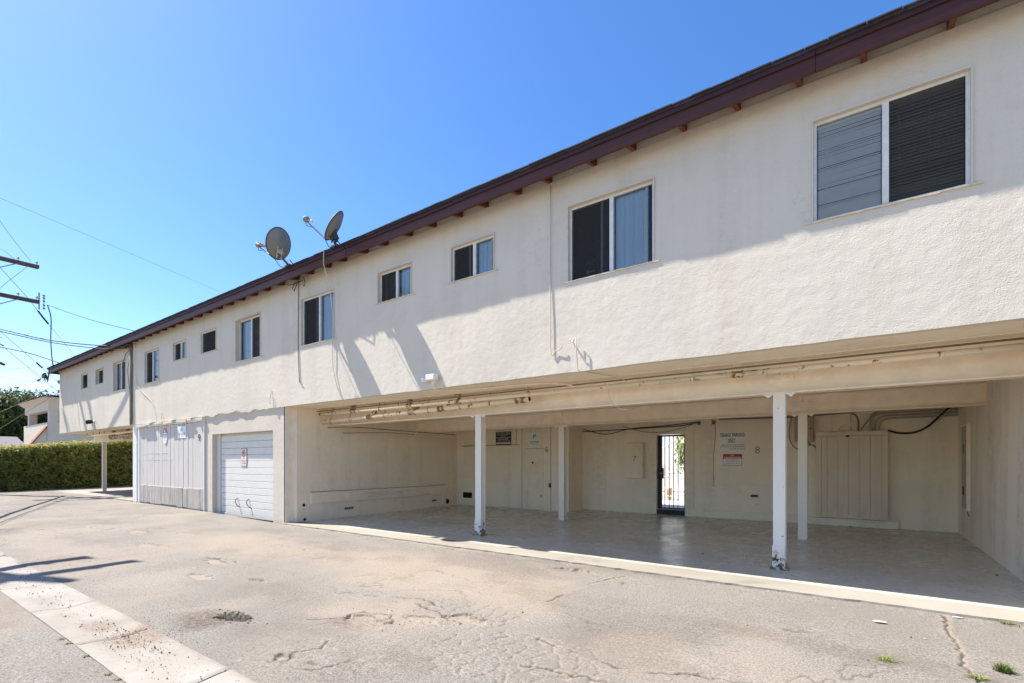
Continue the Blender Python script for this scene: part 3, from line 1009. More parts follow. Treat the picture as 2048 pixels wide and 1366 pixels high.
# ---------------------------------------------------------------- steel frame: posts and beams
def h_section(x, y, z0, z1, w=.135, d=.135, tf=.014, tw=.012):
    b = MB()
    b.box(x - w / 2, x + w / 2, y - d / 2, y - d / 2 + tf, z0, z1)
    b.box(x - w / 2, x + w / 2, y + d / 2 - tf, y + d / 2, z0, z1)
    b.box(x - tw / 2, x + tw / 2, y - d / 2 + tf, y + d / 2 - tf, z0, z1)
    return b
def beam(y, z0, z1, x0, x1, w=.16):
    b = MB()
    zc = .018
    b.box(x0, x1, y - w / 2, y + w / 2, z0, z0 + zc)
    b.box(x0, x1, y - w / 2, y + w / 2, z1 - zc, z1)
    b.box(x0, x1, y - .006, y + .006, z0 + zc, z1 - zc)
    return b.build('steel_beam', 'beam_paint', bld)
YF, YB = 1.12, 3.95
fb = beam(YF, 2.205, 2.577, -10.25, 1.5)
bb = beam(YB, 2.175, 2.50, -10.25, 1.5)
lb = beam(YF, 2.215, 2.577, -27.9, -19.5)
MB().box(-10.25, 1.5, YB - .03, YB + .03, 2.50, 2.577).build('packing_plank', 'carport_paint', bld)
for bm, y, zc, xsp in ((fb, YF, 2.40, (-.82, -5.68)), (bb, YB, 2.34, (-.80, -5.55))):
    for x in xsp:
        MB().bbox(x - .15, x + .15, y - .022, y - .006, zc - .05, zc + .05, .004).build('splice_plate', 'beam_paint', bm)
        MB().box(x - .003, x + .003, y - .0075, y - .005, zc + .05, zc + .16).build('weld_seam', 'cable_grey', bm)
        for s_ in (-.09, .09):
            MB().tube([(x + s_, y - .022, zc), (x + s_, y - .04, zc)], .017, 6).build('bolt', 'beam_paint', bm)
        zf = 2.205 if bm is fb else 2.175
        for s_ in (-.135, .115):                       # beam clamps at the post head
            MB().prism([(x + s_ - .05, zf - .002), (x + s_ + .07, zf - .002), (x + s_ + .02, zf - .05)], 'y', y - .09, y - .06).build('beam_clamp', 'white_paint', bm)
            MB().tube([(x + s_ + .01, y - .07, zf + .02), (x + s_ + .01, y - .07, zf + .035)], .014, 6).build('bolt', 'beam_paint', bm)
def post(x, y, zb, zt, mat, foot):
    p = h_section(x, y, zb, zt).build('post', mat, bld)
    if foot:
        MB().box(x - .075, x + .055, y - .075, y - .0685, zb + .03, zb + .30).build('repair_plate', 'post_paint', p)
        for dx, dz in ((-.035, .22), (.028, .13)):
            if x > -3:
                MB().tube([(x + dx, y - .075, zb + dz), (x + dx, y - .10, zb + dz)], [.022, .018], 6).build('bolt', 'rusted_coupling', p)
        MB().prism([(x - .10, y - .10), (x + .11, y - .11), (x + .10, y + .10), (x - .09, y + .09)], 'z', zb - .01, zb + .012).build('base_plate', 'rusted_coupling', p)
        MB().prism([(x + .02, y - .06), (x + .09, y - .05), (x + .08, y + .04), (x + .03, y + .03)], 'z', zb + .0, zb + .07).build('rust_lump', 'rusted_coupling', p)
        for s_ in (-1, 1):
            MB().tube([(x + s_ * .085, y - .085, zb), (x + s_ * .085, y - .085, zb + .035)], .016, 6).build('anchor_bolt', 'rusted_coupling', p)
    else:
        MB().prism([(x - .09, y - .09), (x + .09, y - .09), (x + .12, y + .08), (x - .12, y + .08)], 'z', zb - .01, zb + .006).build('base_plate', 'slab_concrete', p)
    return p
post(-.82, YF, .004, 2.205, 'post_paint', True)
post(-5.68, YF, .004, 2.205, 'post_paint', True)
post(-.80, YB, .018, 2.175, 'post_paint_inner', False)
post(-5.55, YB, .018, 2.175, 'post_paint_inner', False)
post(-26.5, YF, .10, 2.215, 'post_paint_inner', False)

# ---------------------------------------------------------------- wooden garage doors (far) and roll-up door
wd = MB().box(-19.16, -14.25, .085, .12, .02, 2.50).build('garage_door', 'door_plank', bld)
tag(wd, 'wide wooden garage door of painted planks with weathered boards along its foot')
x = -18.98
i = 0
while x < -14.33:
    w_ = .148 + (.012 if i % 8 == 7 else 0)
    xe = min(x + w_, -14.31)
    y = .058 + random.uniform(-.004, .004)
    MB().bbox(x, xe - .006, y, .085, .60, 2.44 + random.uniform(-.012, .012), .003).build('plank', 'door_plank', wd)
    x += w_ + (.006 if i % 8 == 7 else 0)
    i += 1
x = -18.92
while x < -14.34:
    w_ = random.uniform(.27, .5)
    xe = min(x + w_, -14.29)
    zb = random.uniform(.0, .05) + rise(np.array([x]))[0] - .01
    y = .035 + random.uniform(-.012, .010)
    MB().bbox(x, xe - .008, y, .08, zb, .618 + random.uniform(-.012, .008), .004).build('kickboard', 'kick_wood', wd)
    x += w_
MB().box(-19.16, -14.25, .03, .09, 2.455, 2.56).build('door_head', 'white_paint', bld)
b = MB()
x = -19.1
while x < -14.3:
    L = random.uniform(.12, .45)
    if random.random() < .85:
        b.box(x, x + L, -.02 - random.uniform(0, .03), .03, 2.50 - random.uniform(0, .03), 2.545 + random.uniform(0, .02))
    x += L + random.uniform(0, .05)
tag(b.build('broken_stucco_lip', 'facade_stucco', bld), kind='stuff')
MB().box(-14.27, -14.245, .0, .06, -.03, 2.55).build('door_jamb', 'white_paint', bld)
MB().box(-19.16, -18.99, .04, .085, -.03, 2.455).build('door_jamb', 'white_paint', bld)
for z, xa, xb in ((1.62, -18.7, -16.6), (1.43, -18.6, -16.5)):
    MB().box(xa, xb, .0525, .056, z - .004, z + .004).build('batten_line', 'trim_white', wd)

rd = MB().box(-13.86, -10.86, .205, .24, -.03, 2.075).build('garage_door', 'garage_white', bld)
tag(rd, 'white roll up garage door of horizontal slats')
n = 12
z = .055
hgt = (2.03 - z) / n
for i in range(n):
    z0_ = z + i * hgt
    MB().bbox(-13.66, -10.87, .178, .205, z0_ + .004, z0_ + hgt - .004, .006).build('slat', 'garage_white', rd)
MB().bbox(-13.86, -13.67, .150, .205, -.02, 2.07).build('door_track', 'garage_white', rd)
MB().box(-13.66, -10.87, .17, .205, -.02, .052).build('bottom_rail', 'garage_white', rd)
for (x0_, x1_, s_) in ((-12.78, -12.63, 1), (-12.22, -12.05, 1)):
    MB().tube([(x0_, .178, .44), (x0_ - .03, .13, .40), (x0_ - .01, .12, .34), (x0_ + .05, .13, .27), (x0_ + .12, .178, .21)], .011, 6).build('handle', 'cable_grey', rd)
# ---------------------------------------------------------------- pipes, conduits, cables fixed to the building
def spline(pts, k=5):
    P = [Vector(p) for p in pts]
    if len(P) < 3:
        return P
    Q = [P[0] * 2 - P[1]] + P + [P[-1] * 2 - P[-2]]
    out = []
    for i in range(1, len(Q) - 2):
        a, b, c, d = Q[i - 1:i + 3]
        for j in range(k):
            t = j / k
            out.append(0.5 * (2 * b + (c - a) * t + (2 * a - 5 * b + 4 * c - d) * t * t + (3 * b - a - 3 * c + d) * t ** 3))
    return out + [P[-1]]
def pipe(name, pts, r, mat, label, cat, seg=10):
    if len(pts) < 9 and 'straight' not in label:
        pts = spline(pts)
    o = MB().tube(pts, r, seg).build(name, mat, None, True)
    return tag(o, label, cat)

wp = thing('water_pipe', (-4.5, .80, 2.46), 'long straight pipe hung along the whole carport ceiling in front of the beam', 'pipe')
MB().tube([(-10.2, .80, 2.452), (-2.25, .80, 2.458)], .034, 12).build('pipe_run', 'pipe_paint', wp, True)
MB().tube([(-2.25, .80, 2.458), (-1.02, .80, 2.459)], .0345, 12).build('bare_copper_run', 'copper_patina', wp, True)
MB().tube([(-1.02, .80, 2.459), (1.5, .80, 2.462)], .034, 12).build('pipe_run', 'pipe_paint', wp, True)
for x in (-9.7, -8.9, -8.1, -7.3, -6.4, -5.5, -4.45, -3.05, -1.80, -.57, .69):
    b = MB().box(x - .010, x + .010, .795, .805, 2.50, 2.58).tube([(x - .012, .80, 2.455), (x + .012, .80, 2.455)], .040, 10)
    b.build('pipe_hanger', 'pipe_paint' if x > -8 else 'cable_grey', wp)
for x in (-9.0, -7.2, -5.95, -1.25):
    MB().tube([(x - .06, .80, 2.457), (x + .06, .80, 2.457)], .046, 10).build('coupling', 'rusted_coupling', wp, True)
    MB().box(x - .05, x + .05, .77, .83, 2.49, 2.578).build('bracket', 'rusted_coupling' if x < -5 else 'beam_paint', wp)

pipe('conduit', [(-10.2, .73, 2.515), (-4, .73, 2.52), (1.49, .73, 2.525)], .012, 'cable_grey', 'thin straight dark tube added as the shadow line above the long carport pipe', 'conduit', 6)  # dark tube in place of the shade between water pipe and ceiling
dp = thing('drain_pipe', (-7.5, .86, 2.33), 'thick sloping drain pipe with rusty couplings ending in an open stub', 'pipe')
P0, P1 = Vector((-10.2, .86, 2.283)), Vector((-4.43, .86, 2.388))
MB().tube([P0, P1], .043, 14).build('pipe_run', 'pipe_paint', dp, True)
for k in (.30, .52, .66, .97):
    p = P0.lerp(P1, k)
    MB().tube([p - Vector((.09, 0, .002)), p + Vector((.08, 0, .002))], .056, 14).build('coupling', 'rusted_coupling', dp, True)
    MB().tube([p + Vector((.05, 0, .02)), p + Vector((.18, -.02, .10))], [.055, .045], 10).build('branch_stub', 'rusted_coupling', dp, True)
for k in (.06, .18, .38, .45, .6, .74, .86):
    p = P0.lerp(P1, k)
    MB().tube([p - Vector((.012, 0, 0)), p + Vector((.012, 0, 0))], .050, 12).box(p.x - .006, p.x + .006, .855, .865, p.z + .05, 2.578).build('pipe_hanger', 'rusted_coupling', dp)
MB().tube([P1 + Vector((.0, 0, 0)), P1 + Vector((.004, 0, 0))], .036, 12).build('open_end', 'dark_void', dp)

fp = thing('drain_pipe', (-23, .7, 2.42), 'rusty drain pipes with heavy fittings under the far end of the building', 'pipe')
MB().tube([(-27.2, .62, 2.44), (-19.52, .62, 2.46)], .04, 10).build('pipe_run', 'pipe_paint', fp, True)
MB().tube([(-24.2, .75, 2.32), (-19.52, .75, 2.40)], .075, 12).build('pipe_run', 'rusted_coupling', fp, True)
for x in (-24.1, -22.6, -21.2, -20.2):
    MB().tube([(x - .12, .75, 2.34), (x + .12, .75, 2.36)], .11, 12).build('coupling', 'rusted_coupling', fp, True)
    MB().tube([(x, .75, 2.34), (x + .35, .70, 2.56)], [.07, .06], 10).build('branch_stub', 'rusted_coupling', fp, True)
for x in (-26.8, -26.0, -25.2, -24.6, -23.4, -21.9, -20.7):
    MB().box(x - .008, x + .008, .61, .63, 2.47, 2.58).build('pipe_hanger', 'cable_grey', fp)
MB().box(-10.24, 1.49, .66, .675, 2.572, 2.579).build('ceiling_joint', 'beam_paint', bld)
pipe('conduit', [(-10.2, 1.0, 2.16), (-9.5, 1.2, 2.15), (-9.0, 2.4, 2.10), (-8.8, 3.9, 2.08)], .012, 'cable_grey', 'thin dark cable sagging from the left end of the drain pipe to the rear beam', 'cable', 6)
pipe('conduit', [(-5.74, .02, 2.68), (-5.74, .02, 2.56), (-5.6, .25, 2.555), (-5.0, .40, 2.56), (-4.2, .48, 2.565), (-3.75, .62, 2.545), (-3.5, .78, 2.50)], .012, 'beam_paint', 'thin cream conduit running from the flood light across the soffit', 'conduit', 6)
pipe('conduit', [(-3.505, -.018, 5.20), (-3.505, -.018, 3.9), (-3.50, -.018, 2.905), (-3.42, -.018, 2.885), (-3.34, -.03, 2.90), (-3.315, -.03, 2.94)], .0065, 'cable_cream', 'thin painted conduit dropping from the eaves right of the long row of small windows', 'conduit', 6)
pipe('cable', [(-3.17, -.02, 2.99), (-3.14, -.05, 2.96), (-3.11, -.04, 3.01), (-3.08, -.06, 3.0), (-3.075, -.06, 2.8), (-3.07, -.02, 2.575), (-2.95, .25, 2.565), (-2.75, .60, 2.54), (-2.70, .74, 2.5)], .007, 'cable_cream', 'white cable on a hook above the soffit that runs back to the pipe', 'cable', 6)
tag(MB().tube([(-3.175, .02, 2.99), (-3.175, -.07, 2.985), (-3.15, -.075, 3.0)], .008, 6).build('wall_hook', 'white_paint'), 'small white wall hook beside the conduit end', 'hook')
pipe('cable', [(-2.95, .70, 2.40), (-2.95, .70, 2.30), (-2.90, .70, 2.20), (-2.80, .70, 2.12), (-2.68, .70, 2.09)], .005, 'cable_cream', 'loose white cable end curling down in front of the beams', 'cable', 6)
pipe('cable', [(-9.745, -.012, 5.23), (-9.75, -.014, 4.5), (-9.76, -.014, 3.8), (-9.72, -.014, 3.2), (-9.70, -.014, 3.05), (-9.60, -.02, 2.99)], .008, 'cable_grey', 'grey cable running down the wall left of the tall window under the dishes', 'cable', 6)
pipe('cable', [(-8.30, -.36, 5.40), (-8.33, -.345, 5.36), (-8.35, -.34, 5.15), (-8.35, -.20, 4.7), (-8.45, -.06, 4.2), (-8.52, -.035, 3.7), (-8.50, -.03, 3.2), (-8.38, -.03, 2.85), (-8.20, -.03, 2.57)], .007, 'cable_cream', 'pale cable hanging over the fascia from the right dish', 'cable', 6)
pipe('cable', [(-10.83, .0, 2.96), (-10.86, -.03, 2.8), (-10.84, -.03, 2.66), (-10.76, -.02, 2.62), (-10.74, -.02, 2.72), (-10.78, -.02, 2.85)], .006, 'cable_cream', 'loop of pale cable on the wall above the white garage door', 'cable', 5)
b = MB()
for pts in ([(-9.80, -.05, 5.20), (-9.86, -.08, 5.05), (-9.78, -.09, 4.98), (-9.70, -.08, 5.10), (-9.74, -.05, 5.20)], [(-9.5, -.05, 5.22), (-9.42, -.06, 5.1), (-9.46, -.06, 5.02), (-9.52, -.05, 5.08)], [(-9.95, -.28, 5.14), (-9.85, -.15, 5.1), (-9.65, -.1, 5.12), (-9.5, -.06, 5.16)]):
    b.tube(pts, .008, 5)
tag(b.build('cable', 'cable_black'), 'tangle of black cable under the eaves below the left dish', 'cable')
# corner stack of conduit where the wooden door begins
cp = thing('conduit_stack', (-19.45, -.05, 2.6), 'weathered vertical conduit with black cables down the wall left of the wooden garage door', 'conduit')
MB().tube([(-19.46, -.045, 2.58), (-19.46, -.045, 5.22)], .038, 8).build('conduit', 'corner_pipe', cp, True)
MB().tube([(-19.54, -.03, 2.56), (-19.54, -.03, 5.2)], .012, 6).build('cable', 'cable_black', cp)
MB().tube([(-19.46, -.05, 5.1), (-19.6, -.08, 5.16), (-19.75, -.15, 5.1), (-20.0, -.25, 5.14)], .02, 6).build('cable', 'cable_black', cp)
MB().tube([(-19.5, -.05, 5.05), (-19.9, -.05, 4.95), (-20.25, -.03, 4.7), (-20.3, -.03, 4.5)], .01, 6).build('cable', 'cable_black', cp)
MB().tube([(-19.47, -.05, 4.9), (-19.75, -.05, 4.4), (-19.55, -.05, 3.6)], .008, 6).build('cable', 'cable_grey', cp)
for z in (2.9, 3.7, 4.5, 5.05):
    MB().box(-19.52, -19.40, -.06, .01, z - .02, z + .02).build('strap', 'galvanised', cp)
pipe('cable', [(-19.15, -.02, 5.2), (-19.0, -.02, 3.9), (-17.9, -.025, 3.3), (-17.5, -.03, 2.9), (-17.3, -.04, 2.55)], .006, 'cable_cream', 'thin slack cable crossing the wall above the wooden garage door', 'cable', 5)
pipe('cable', [(-17.05, -.01, 2.85), (-16.98, -.03, 2.7), (-16.95, -.03, 2.56)], .008, 'cable_cream', 'short cable stub hanging above the red and white sign', 'cable', 5)

# flood lights
fl = thing('flood_light', (-5.74, -.02, 2.72), 'small white flood light on the wall just above the carport soffit', 'light')
MB().tube([(-5.74, .02, 2.70), (-5.74, -.05, 2.70)], .05, 10).build('wall_plate', 'white_paint', fl)
MB().bbox(-5.80, -5.62, -.16, -.05, 2.69, 2.78).build('lamp_housing', 'white_paint', fl)
MB().tube([(-5.82, -.06, 2.70), (-5.92, -.12, 2.72)], [.03, .05], 10).build('sensor', 'white_paint', fl, True)
MB().tube([(-5.74, -.04, 2.68), (-5.74, -.04, 2.60)], .018, 8).build('stem', 'beam_paint', fl)
fl = thing('flood_light', (-23.4, -.03, 2.84), 'twin black flood light on the far part of the wall', 'light')
MB().tube([(-23.4, .02, 2.84), (-23.4, -.06, 2.84)], .06, 10).build('wall_plate', 'white_paint', fl)
for dx, s_ in ((-.06, -1), (.08, 1)):
    MB().tube([(-23.4, -.06, 2.84), (-23.4 + dx, -.10, 2.84)], .018, 8).build('arm', 'black_steel', fl)
    MB().tube([(-23.4 + dx, -.08, 2.85), (-23.4 + dx * 2.4, -.18, 2.84)], [.045, .085], 12).build('lamp_head', 'black_steel', fl, True)
MB().tube([(-23.34, -.03, 2.8), (-23.30, -.03, 2.6)], .012, 6).build('cord', 'white_paint', fl)

# ---------------------------------------------------------------- satellite dishes
def dish(base, centre, n, wid, hgt, lnb, label, dark=False, mastmid=None, twin=True):
    t = thing('satellite_dish', base, label, 'satellite dish', 'satellite dishes along the roof edge')
    base, centre, lnb = Vector(base), Vector(centre), Vector(lnb)
    n = Vector(n).normalized()
    side = n.cross(Vector((0, 0, 1))).normalized()
    upv = side.cross(n).normalized()
    b = MB()
    rings, seg = 8, 32
    P = []
    for side_k, off in ((0, 0.0), (1, .012)):
        P.append(centre + n * (-.085 + off))
        for r in range(1, rings + 1):
            f = r / rings
            for k in range(seg):
                a = 2 * math.pi * k / seg
                P.append(centre + side * (math.cos(a) * wid / 2 * f) + upv * (math.sin(a) * hgt / 2 * f) + n * (-.085 + .085 * f * f + off))
    N = 1 + rings * seg
    F = []
    for o in (0, N):
        for k in range(seg):
            F.append((o, o + 1 + k, o + 1 + (k + 1) % seg))
        for r in range(rings - 1):
            for k in range(seg):
                a0, a1 = o + 1 + r * seg + k, o + 1 + r * seg + (k + 1) % seg
                F.append((a0, a0 + seg, a1 + seg, a1))
    for k in range(seg):
        a0, a1 = 1 + (rings - 1) * seg + k, 1 + (rings - 1) * seg + (k + 1) % seg
        F.append((a0, a1, a1 + N, a0 + N))
    b.add(P, F)
    ref = b.build('reflector', 'dish_grey', t, True)
    b = MB()
    ring = [centre + side * (math.cos(2 * math.pi * k / 40) * wid / 2) + upv * (math.sin(2 * math.pi * k / 40) * hgt / 2) for k in range(41)]
    b.tube(ring, .009, 6, False).build('rim', 'dish_dark', ref, True)
    low = centre - upv * hgt * .26 - n * .075
    b = MB()
    for k in (-1, 1):
        b.tube([low + side * .05 * k + upv * .10, low + side * .05 * k - upv * .12 - n * .03], .016, 6)
    b.tube([low + side * .07 - n * .04, low - side * .07 - n * .04], .030, 8)
    b.tube([low - n * .02 + upv * .02, low - n * .10 - upv * .02], [.05, .035], 10)
    b.build('bracket', 'dish_dark' if dark else 'lnb_cream', t)
    m1 = low - n * .09 - upv * .03
    mid = Vector(mastmid) if mastmid else m1 - Vector((0, 0, .12))
    MB().tube([m1 + Vector((0, 0, .05)), m1 - Vector((0, 0, .03)), mid, base], .024, 10).build('mast', 'dish_dark' if dark else 'galvanised', t, True)
    MB().box(base.x - .09, base.x + .09, base.y - .05, base.y + .07, base.z - .02, base.z + .01).build('foot_plate', 'dish_dark', t)
    MB().tube([base + Vector((.1, .05, 0)), base + Vector((.02, 0, .12))], .010, 6).build('stay', 'dish_dark', t)
    foot = centre - upv * hgt * .5 + n * .01
    MB().tube([low - upv * .05, foot, lnb - Vector((0, 0, .05)), lnb - Vector((0, 0, .03))], .013, 8).build('feed_arm', 'galvanised', t, True)
    back = (centre - lnb).normalized()
    l = MB().tube([lnb - back * .075, lnb - back * .055, lnb + back * .01], [.045, .055, .05], 10).build('feed_horn', 'dish_grey', t, True)
    for k in ((-1, 0, 1) if twin else (0,)):
        c0 = lnb + side * .05 * k - upv * .01
        MB().tube([c0, c0 + back * .07, c0 + back * .085, c0 + back * .10], [.016, .018, .028, .026], 10).build('horn', 'lnb_cream' if twin else 'white_paint', l, True)
    c = MB().tube([lnb - back * .05, lnb - Vector((0, 0, .11)) - back * .03, lnb - Vector((0, 0, .12)) + back * .06, lnb.lerp(foot, .3) - Vector((0, 0, .02))], .006, 5)
    c.tube([foot, foot.lerp(base, .35) - Vector((0, 0, .10)), foot.lerp(base, .75) - Vector((0, 0, .08)), base], .007, 5)
    c.build('lead', 'cable_black', t)
    return t
VW, RT = Vector((-.5793, .8151, 0)), Vector((.8151, .5793, 0))
c1 = Vector((-9.39, -.65, 5.68))
l1 = c1 - RT * .50 + Vector((0, 0, .085)) + VW * .24
dish((-9.56, -.33, 5.385), c1, (l1 - c1).normalized() + Vector((0, 0, .18)), .55, .60, l1, 'grey satellite dish showing its round back, left of the pair on the roof edge', mastmid=(-9.49, -.55, 5.49))
c2 = Vector((-7.74, -.53, 5.62))
l2 = c2 - RT * .50 + Vector((0, 0, .14)) + VW * .06
dish((-7.98, -.33, 5.385), c2, -RT * .80 + Vector((0, 0, .50)) - VW * .16, .50, .58, l2, 'grey satellite dish seen edge on, right of the pair on the roof edge', True, mastmid=(-7.90, -.42, 5.47), twin=False)
c3 = Vector((-28.42, -.42, 5.05))
dish((-28.38, -.27, 5.17), c3, (-.55, -.75, .35), .30, .24, c3 + Vector((.02, -.16, -.20)), 'tiny white satellite dish at the far corner of the eaves', True, twin=False)

# ---------------------------------------------------------------- signs and boxes in the carport
def tenant_sign(cx, cz, y, label, plate, ink, parent_group):
    t = thing('parking_sign', (cx, y, cz), label, 'sign', parent_group)
    MB().box(cx - .285, cx + .285, y - .006, y, cz - .222, cz + .222).build('plate', plate, t)
    yy = y - .0075
    text_mesh('lettering', 'TENANT PARKING', ink, t, cx, cz + .155, yy, h=.088, w=.53, bold=.014)
    text_mesh('lettering', 'ONLY', ink, t, cx - .01, cz + .03, yy, h=.088, w=.155, bold=.014)
    MB().box(cx - .095, cx + .075, yy - .0005, yy, cz - .028, cz - .022).build('underline', ink, t)
    text_mesh('lettering', 'VIOLATORS WILL BE TOWED', ink, t, cx, cz - .078, yy, h=.026, w=.50, bold=.0)
    text_mesh('lettering', 'AT VEHICLE OWNERS EXPENSE', ink, t, cx, cz - .118, yy, h=.026, w=.53, bold=.0)
    text_mesh('lettering', 'CCMC 7.01.020', ink, t, cx + .11, cz - .165, yy, h=.026, w=.32, bold=.0)
    return t
tenant_sign(-2.42, 1.825, 6.398, 'white tenant parking sign on the carport rear wall right of the gate', 'sign_white', 'sign_black', 'tenant parking signs')
tenant_sign(-15.78, 2.255, .052, 'white tenant parking sign on the wooden garage door', 'sign_white', 'sign_blue', 'tenant parking signs')

t = thing('trespass_sign', (-2.415, 6.395, 1.40), 'red and white no trespassing sign under the tenant parking sign', 'sign')
def rounded(cx, cz, w, h, r, n=4):
    out = []
    for sx, sz, a0 in ((1, 1, 0), (-1, 1, 90), (-1, -1, 180), (1, -1, 270)):
        for k in range(n + 1):
            a = R(a0 + 90 * k / n)
            out.append((cx + sx * (w / 2 - r) + math.cos(a) * r, cz + sz * (h / 2 - r) + math.sin(a) * r))
    return out
MB().prism(rounded(-2.415, 1.403, .415, .268, .02), 'y', 6.392, 6.399).build('plate', 'sign_red', t)
MB().prism(rounded(-2.415, 1.353, .400, .153, .014), 'y', 6.3905, 6.3915).build('white_field', 'sign_white', t)
text_mesh('lettering', 'NO', 'sign_white', t, -2.415, 1.505, 6.3905, h=.036, bold=.02)
text_mesh('lettering', 'TRESPASSING', 'sign_white', t, -2.415, 1.453, 6.3905, h=.036, w=.36, bold=.02)
for k, s_ in enumerate(('NO DUMPING', 'VIOLATORS WILL', 'BE PROSECUTED')):
    text_mesh('lettering', s_, 'sign_red', t, -2.415, 1.398 - .044 * k, 6.390, h=.024, w=(.26, .32, .32)[k], bold=.006)

t = thing('towing_sign', (-8.45, 5.598, 2.06), 'black towing notice with rows of white small print on the storage wall', 'sign')
MB().box(-8.735, -8.155, 5.59, 5.598, 1.83, 2.30).build('backing', 'sign_tan', t)
MB().box(-8.725, -8.175, 5.585, 5.5895, 1.84, 2.23).build('plate', 'sign_black', t)
rows = [('PRIVATE PROPERTY NO TRESPASSING', 2.205, .022, .48), ('UNAUTHORIZED VEHICLES WILL BE', 2.172, .022, .48), ('TOWED AT OWNERS EXPENSE', 2.139, .022, .46),
        ('PARKING', 2.105, .022, .20), ('PATROL & TOWING', 2.062, .032, .50), ('310-838-8926', 2.017, .034, .38), ('CALIFORNIA VEHICLE CODE 22658', 1.972, .018, .50), ('LOCAL POLICE TRAFFIC DIVISION', 1.940, .018, .48)]
for s_, z, h, w in rows:
    text_mesh('lettering', s_, 'sign_white', t, -8.45, z, 5.5838, h=h, w=w, bold=-.004 if h < .03 else .004)
MB().box(-8.71, -8.19, 5.5835, 5.5845, 1.88, 1.915).build('white_band', 'sign_white', t)

t = thing('parking_notice', (-7.375, 5.598, 1.94), 'white no parking notice with a big broken letter P on the storage wall', 'sign')
MB().box(-7.56, -7.195, 5.588, 5.598, 1.708, 2.165).build('plate', 'sign_white', t)
text_mesh('lettering', 'P', 'sign_black', t, -7.37, 2.055, 5.5865, h=.125, w=.105, bold=.03, shear=.12)
MB().add([(-7.44, 5.5855, 1.985), (-7.425, 5.5855, 1.975), (-7.32, 5.5855, 2.095), (-7.335, 5.5855, 2.105)], [(0, 1, 2, 3)]).build('slash', 'sign_white', t)
text_mesh('lettering', 'NO PARKING', 'sign_black', t, -7.375, 1.912, 5.5865, h=.042, w=.30, bold=.018)
for z, w in ((1.868, .27), (1.842, .27), (1.77, .20), (1.735, .28)):
    text_mesh('lettering', 'VIOLATORS WILL BE TOWED', 'ink_brown', t, -7.375, z, 5.5865, h=.017, w=w, bold=-.003)

t = thing('wall_cabinet', (-4.73, 6.4, 1.38), 'narrow painted wall cabinet with the number seven, left of the gate', 'cabinet')
MB().bbox(-4.955, -4.515, 6.27, 6.395, .925, 1.838, .01).build('cabinet_body', 'carport_paint', t)
MB().bbox(-4.945, -4.525, 6.262, 6.269, .935, 1.828, .003).build('door', 'carport_paint', t)
text_mesh('numeral', '7', 'ink_brown', t, -4.73, 1.44, 6.259, h=.12, bold=.0, shear=.25)

t = thing('plank_cabinet', (-.15, 6.38, 1.08), 'large cream cabinet of vertical planks on the rear wall by the right corner', 'cabinet')
MB().box(-.745, .45, 6.26, 6.38, .205, 1.965).build('cabinet_body', 'cabinet_paint', t)
MB().bbox(-.75, .455, 6.225, 6.26, 1.885, 1.975, .004).build('top_rail', 'cabinet_paint', t)
for a, c in ((-.75, -.655), (.36, .455)):
    MB().bbox(a, c, 6.228, 6.26, .195, 1.882, .004).build('stile', 'cabinet_paint', t)
pw = (.358 + .653) / 5.6
x = -.652
for k in range(6):
    w = pw * (.6 if k == 0 else 1)
    MB().bbox(x + .003, x + w - .003, 6.236 + random.uniform(-.002, .002), 6.26, .198, 1.880, .003).build('plank', 'cabinet_paint', t)
    x += w
MB().bbox(-.23, -.17, 6.222, 6.2245, 1.86, 1.90, .001).build('latch', 'black_steel', t)

t = thing('electrical_box', (-.97, 6.4, 2.04), 'tan electrical box on the rear wall behind the inner right post', 'electrical box')
MB().bbox(-1.147, -.80, 6.25, 6.4, 1.785, 2.31, .006).build('box_body', 'box_tan', t)
MB().bbox(-1.143, -.804, 6.238, 6.249, 1.79, 2.305, .004).build('door', 'box_tan', t)
MB().tube([(-.845, 6.238, 2.06), (-.845, 6.225, 2.06)], .016, 8).build('latch', 'black_steel', t)
MB().tube([(-.90, 6.35, 1.785), (-.90, 6.35, 1.70)], .028, 8).build('gland', 'panel_grey', t)
MB().tube([(-.95, 6.35, 1.785), (-.95, 6.35, .6)], .011, 6).build('riser', 'carport_paint', t)
MB().tube([(-.88, 6.35, 1.72), (-.80, 6.35, 1.71), (-.745, 6.35, 1.63), (-.742, 6.35, 1.50)], .010, 6).build('whip', 'cable_black', t)
pipe('cable', [(-1.20, 6.38, 2.36), (-1.25, 6.37, 2.1), (-1.245, 6.37, 1.85), (-1.16, 6.37, 1.68), (-1.02, 6.37, 1.60), (-.9, 6.37, 1.58)], .008, 'cable_grey', 'grey cable looping down the wall left of the tan electrical box', 'cable', 6)
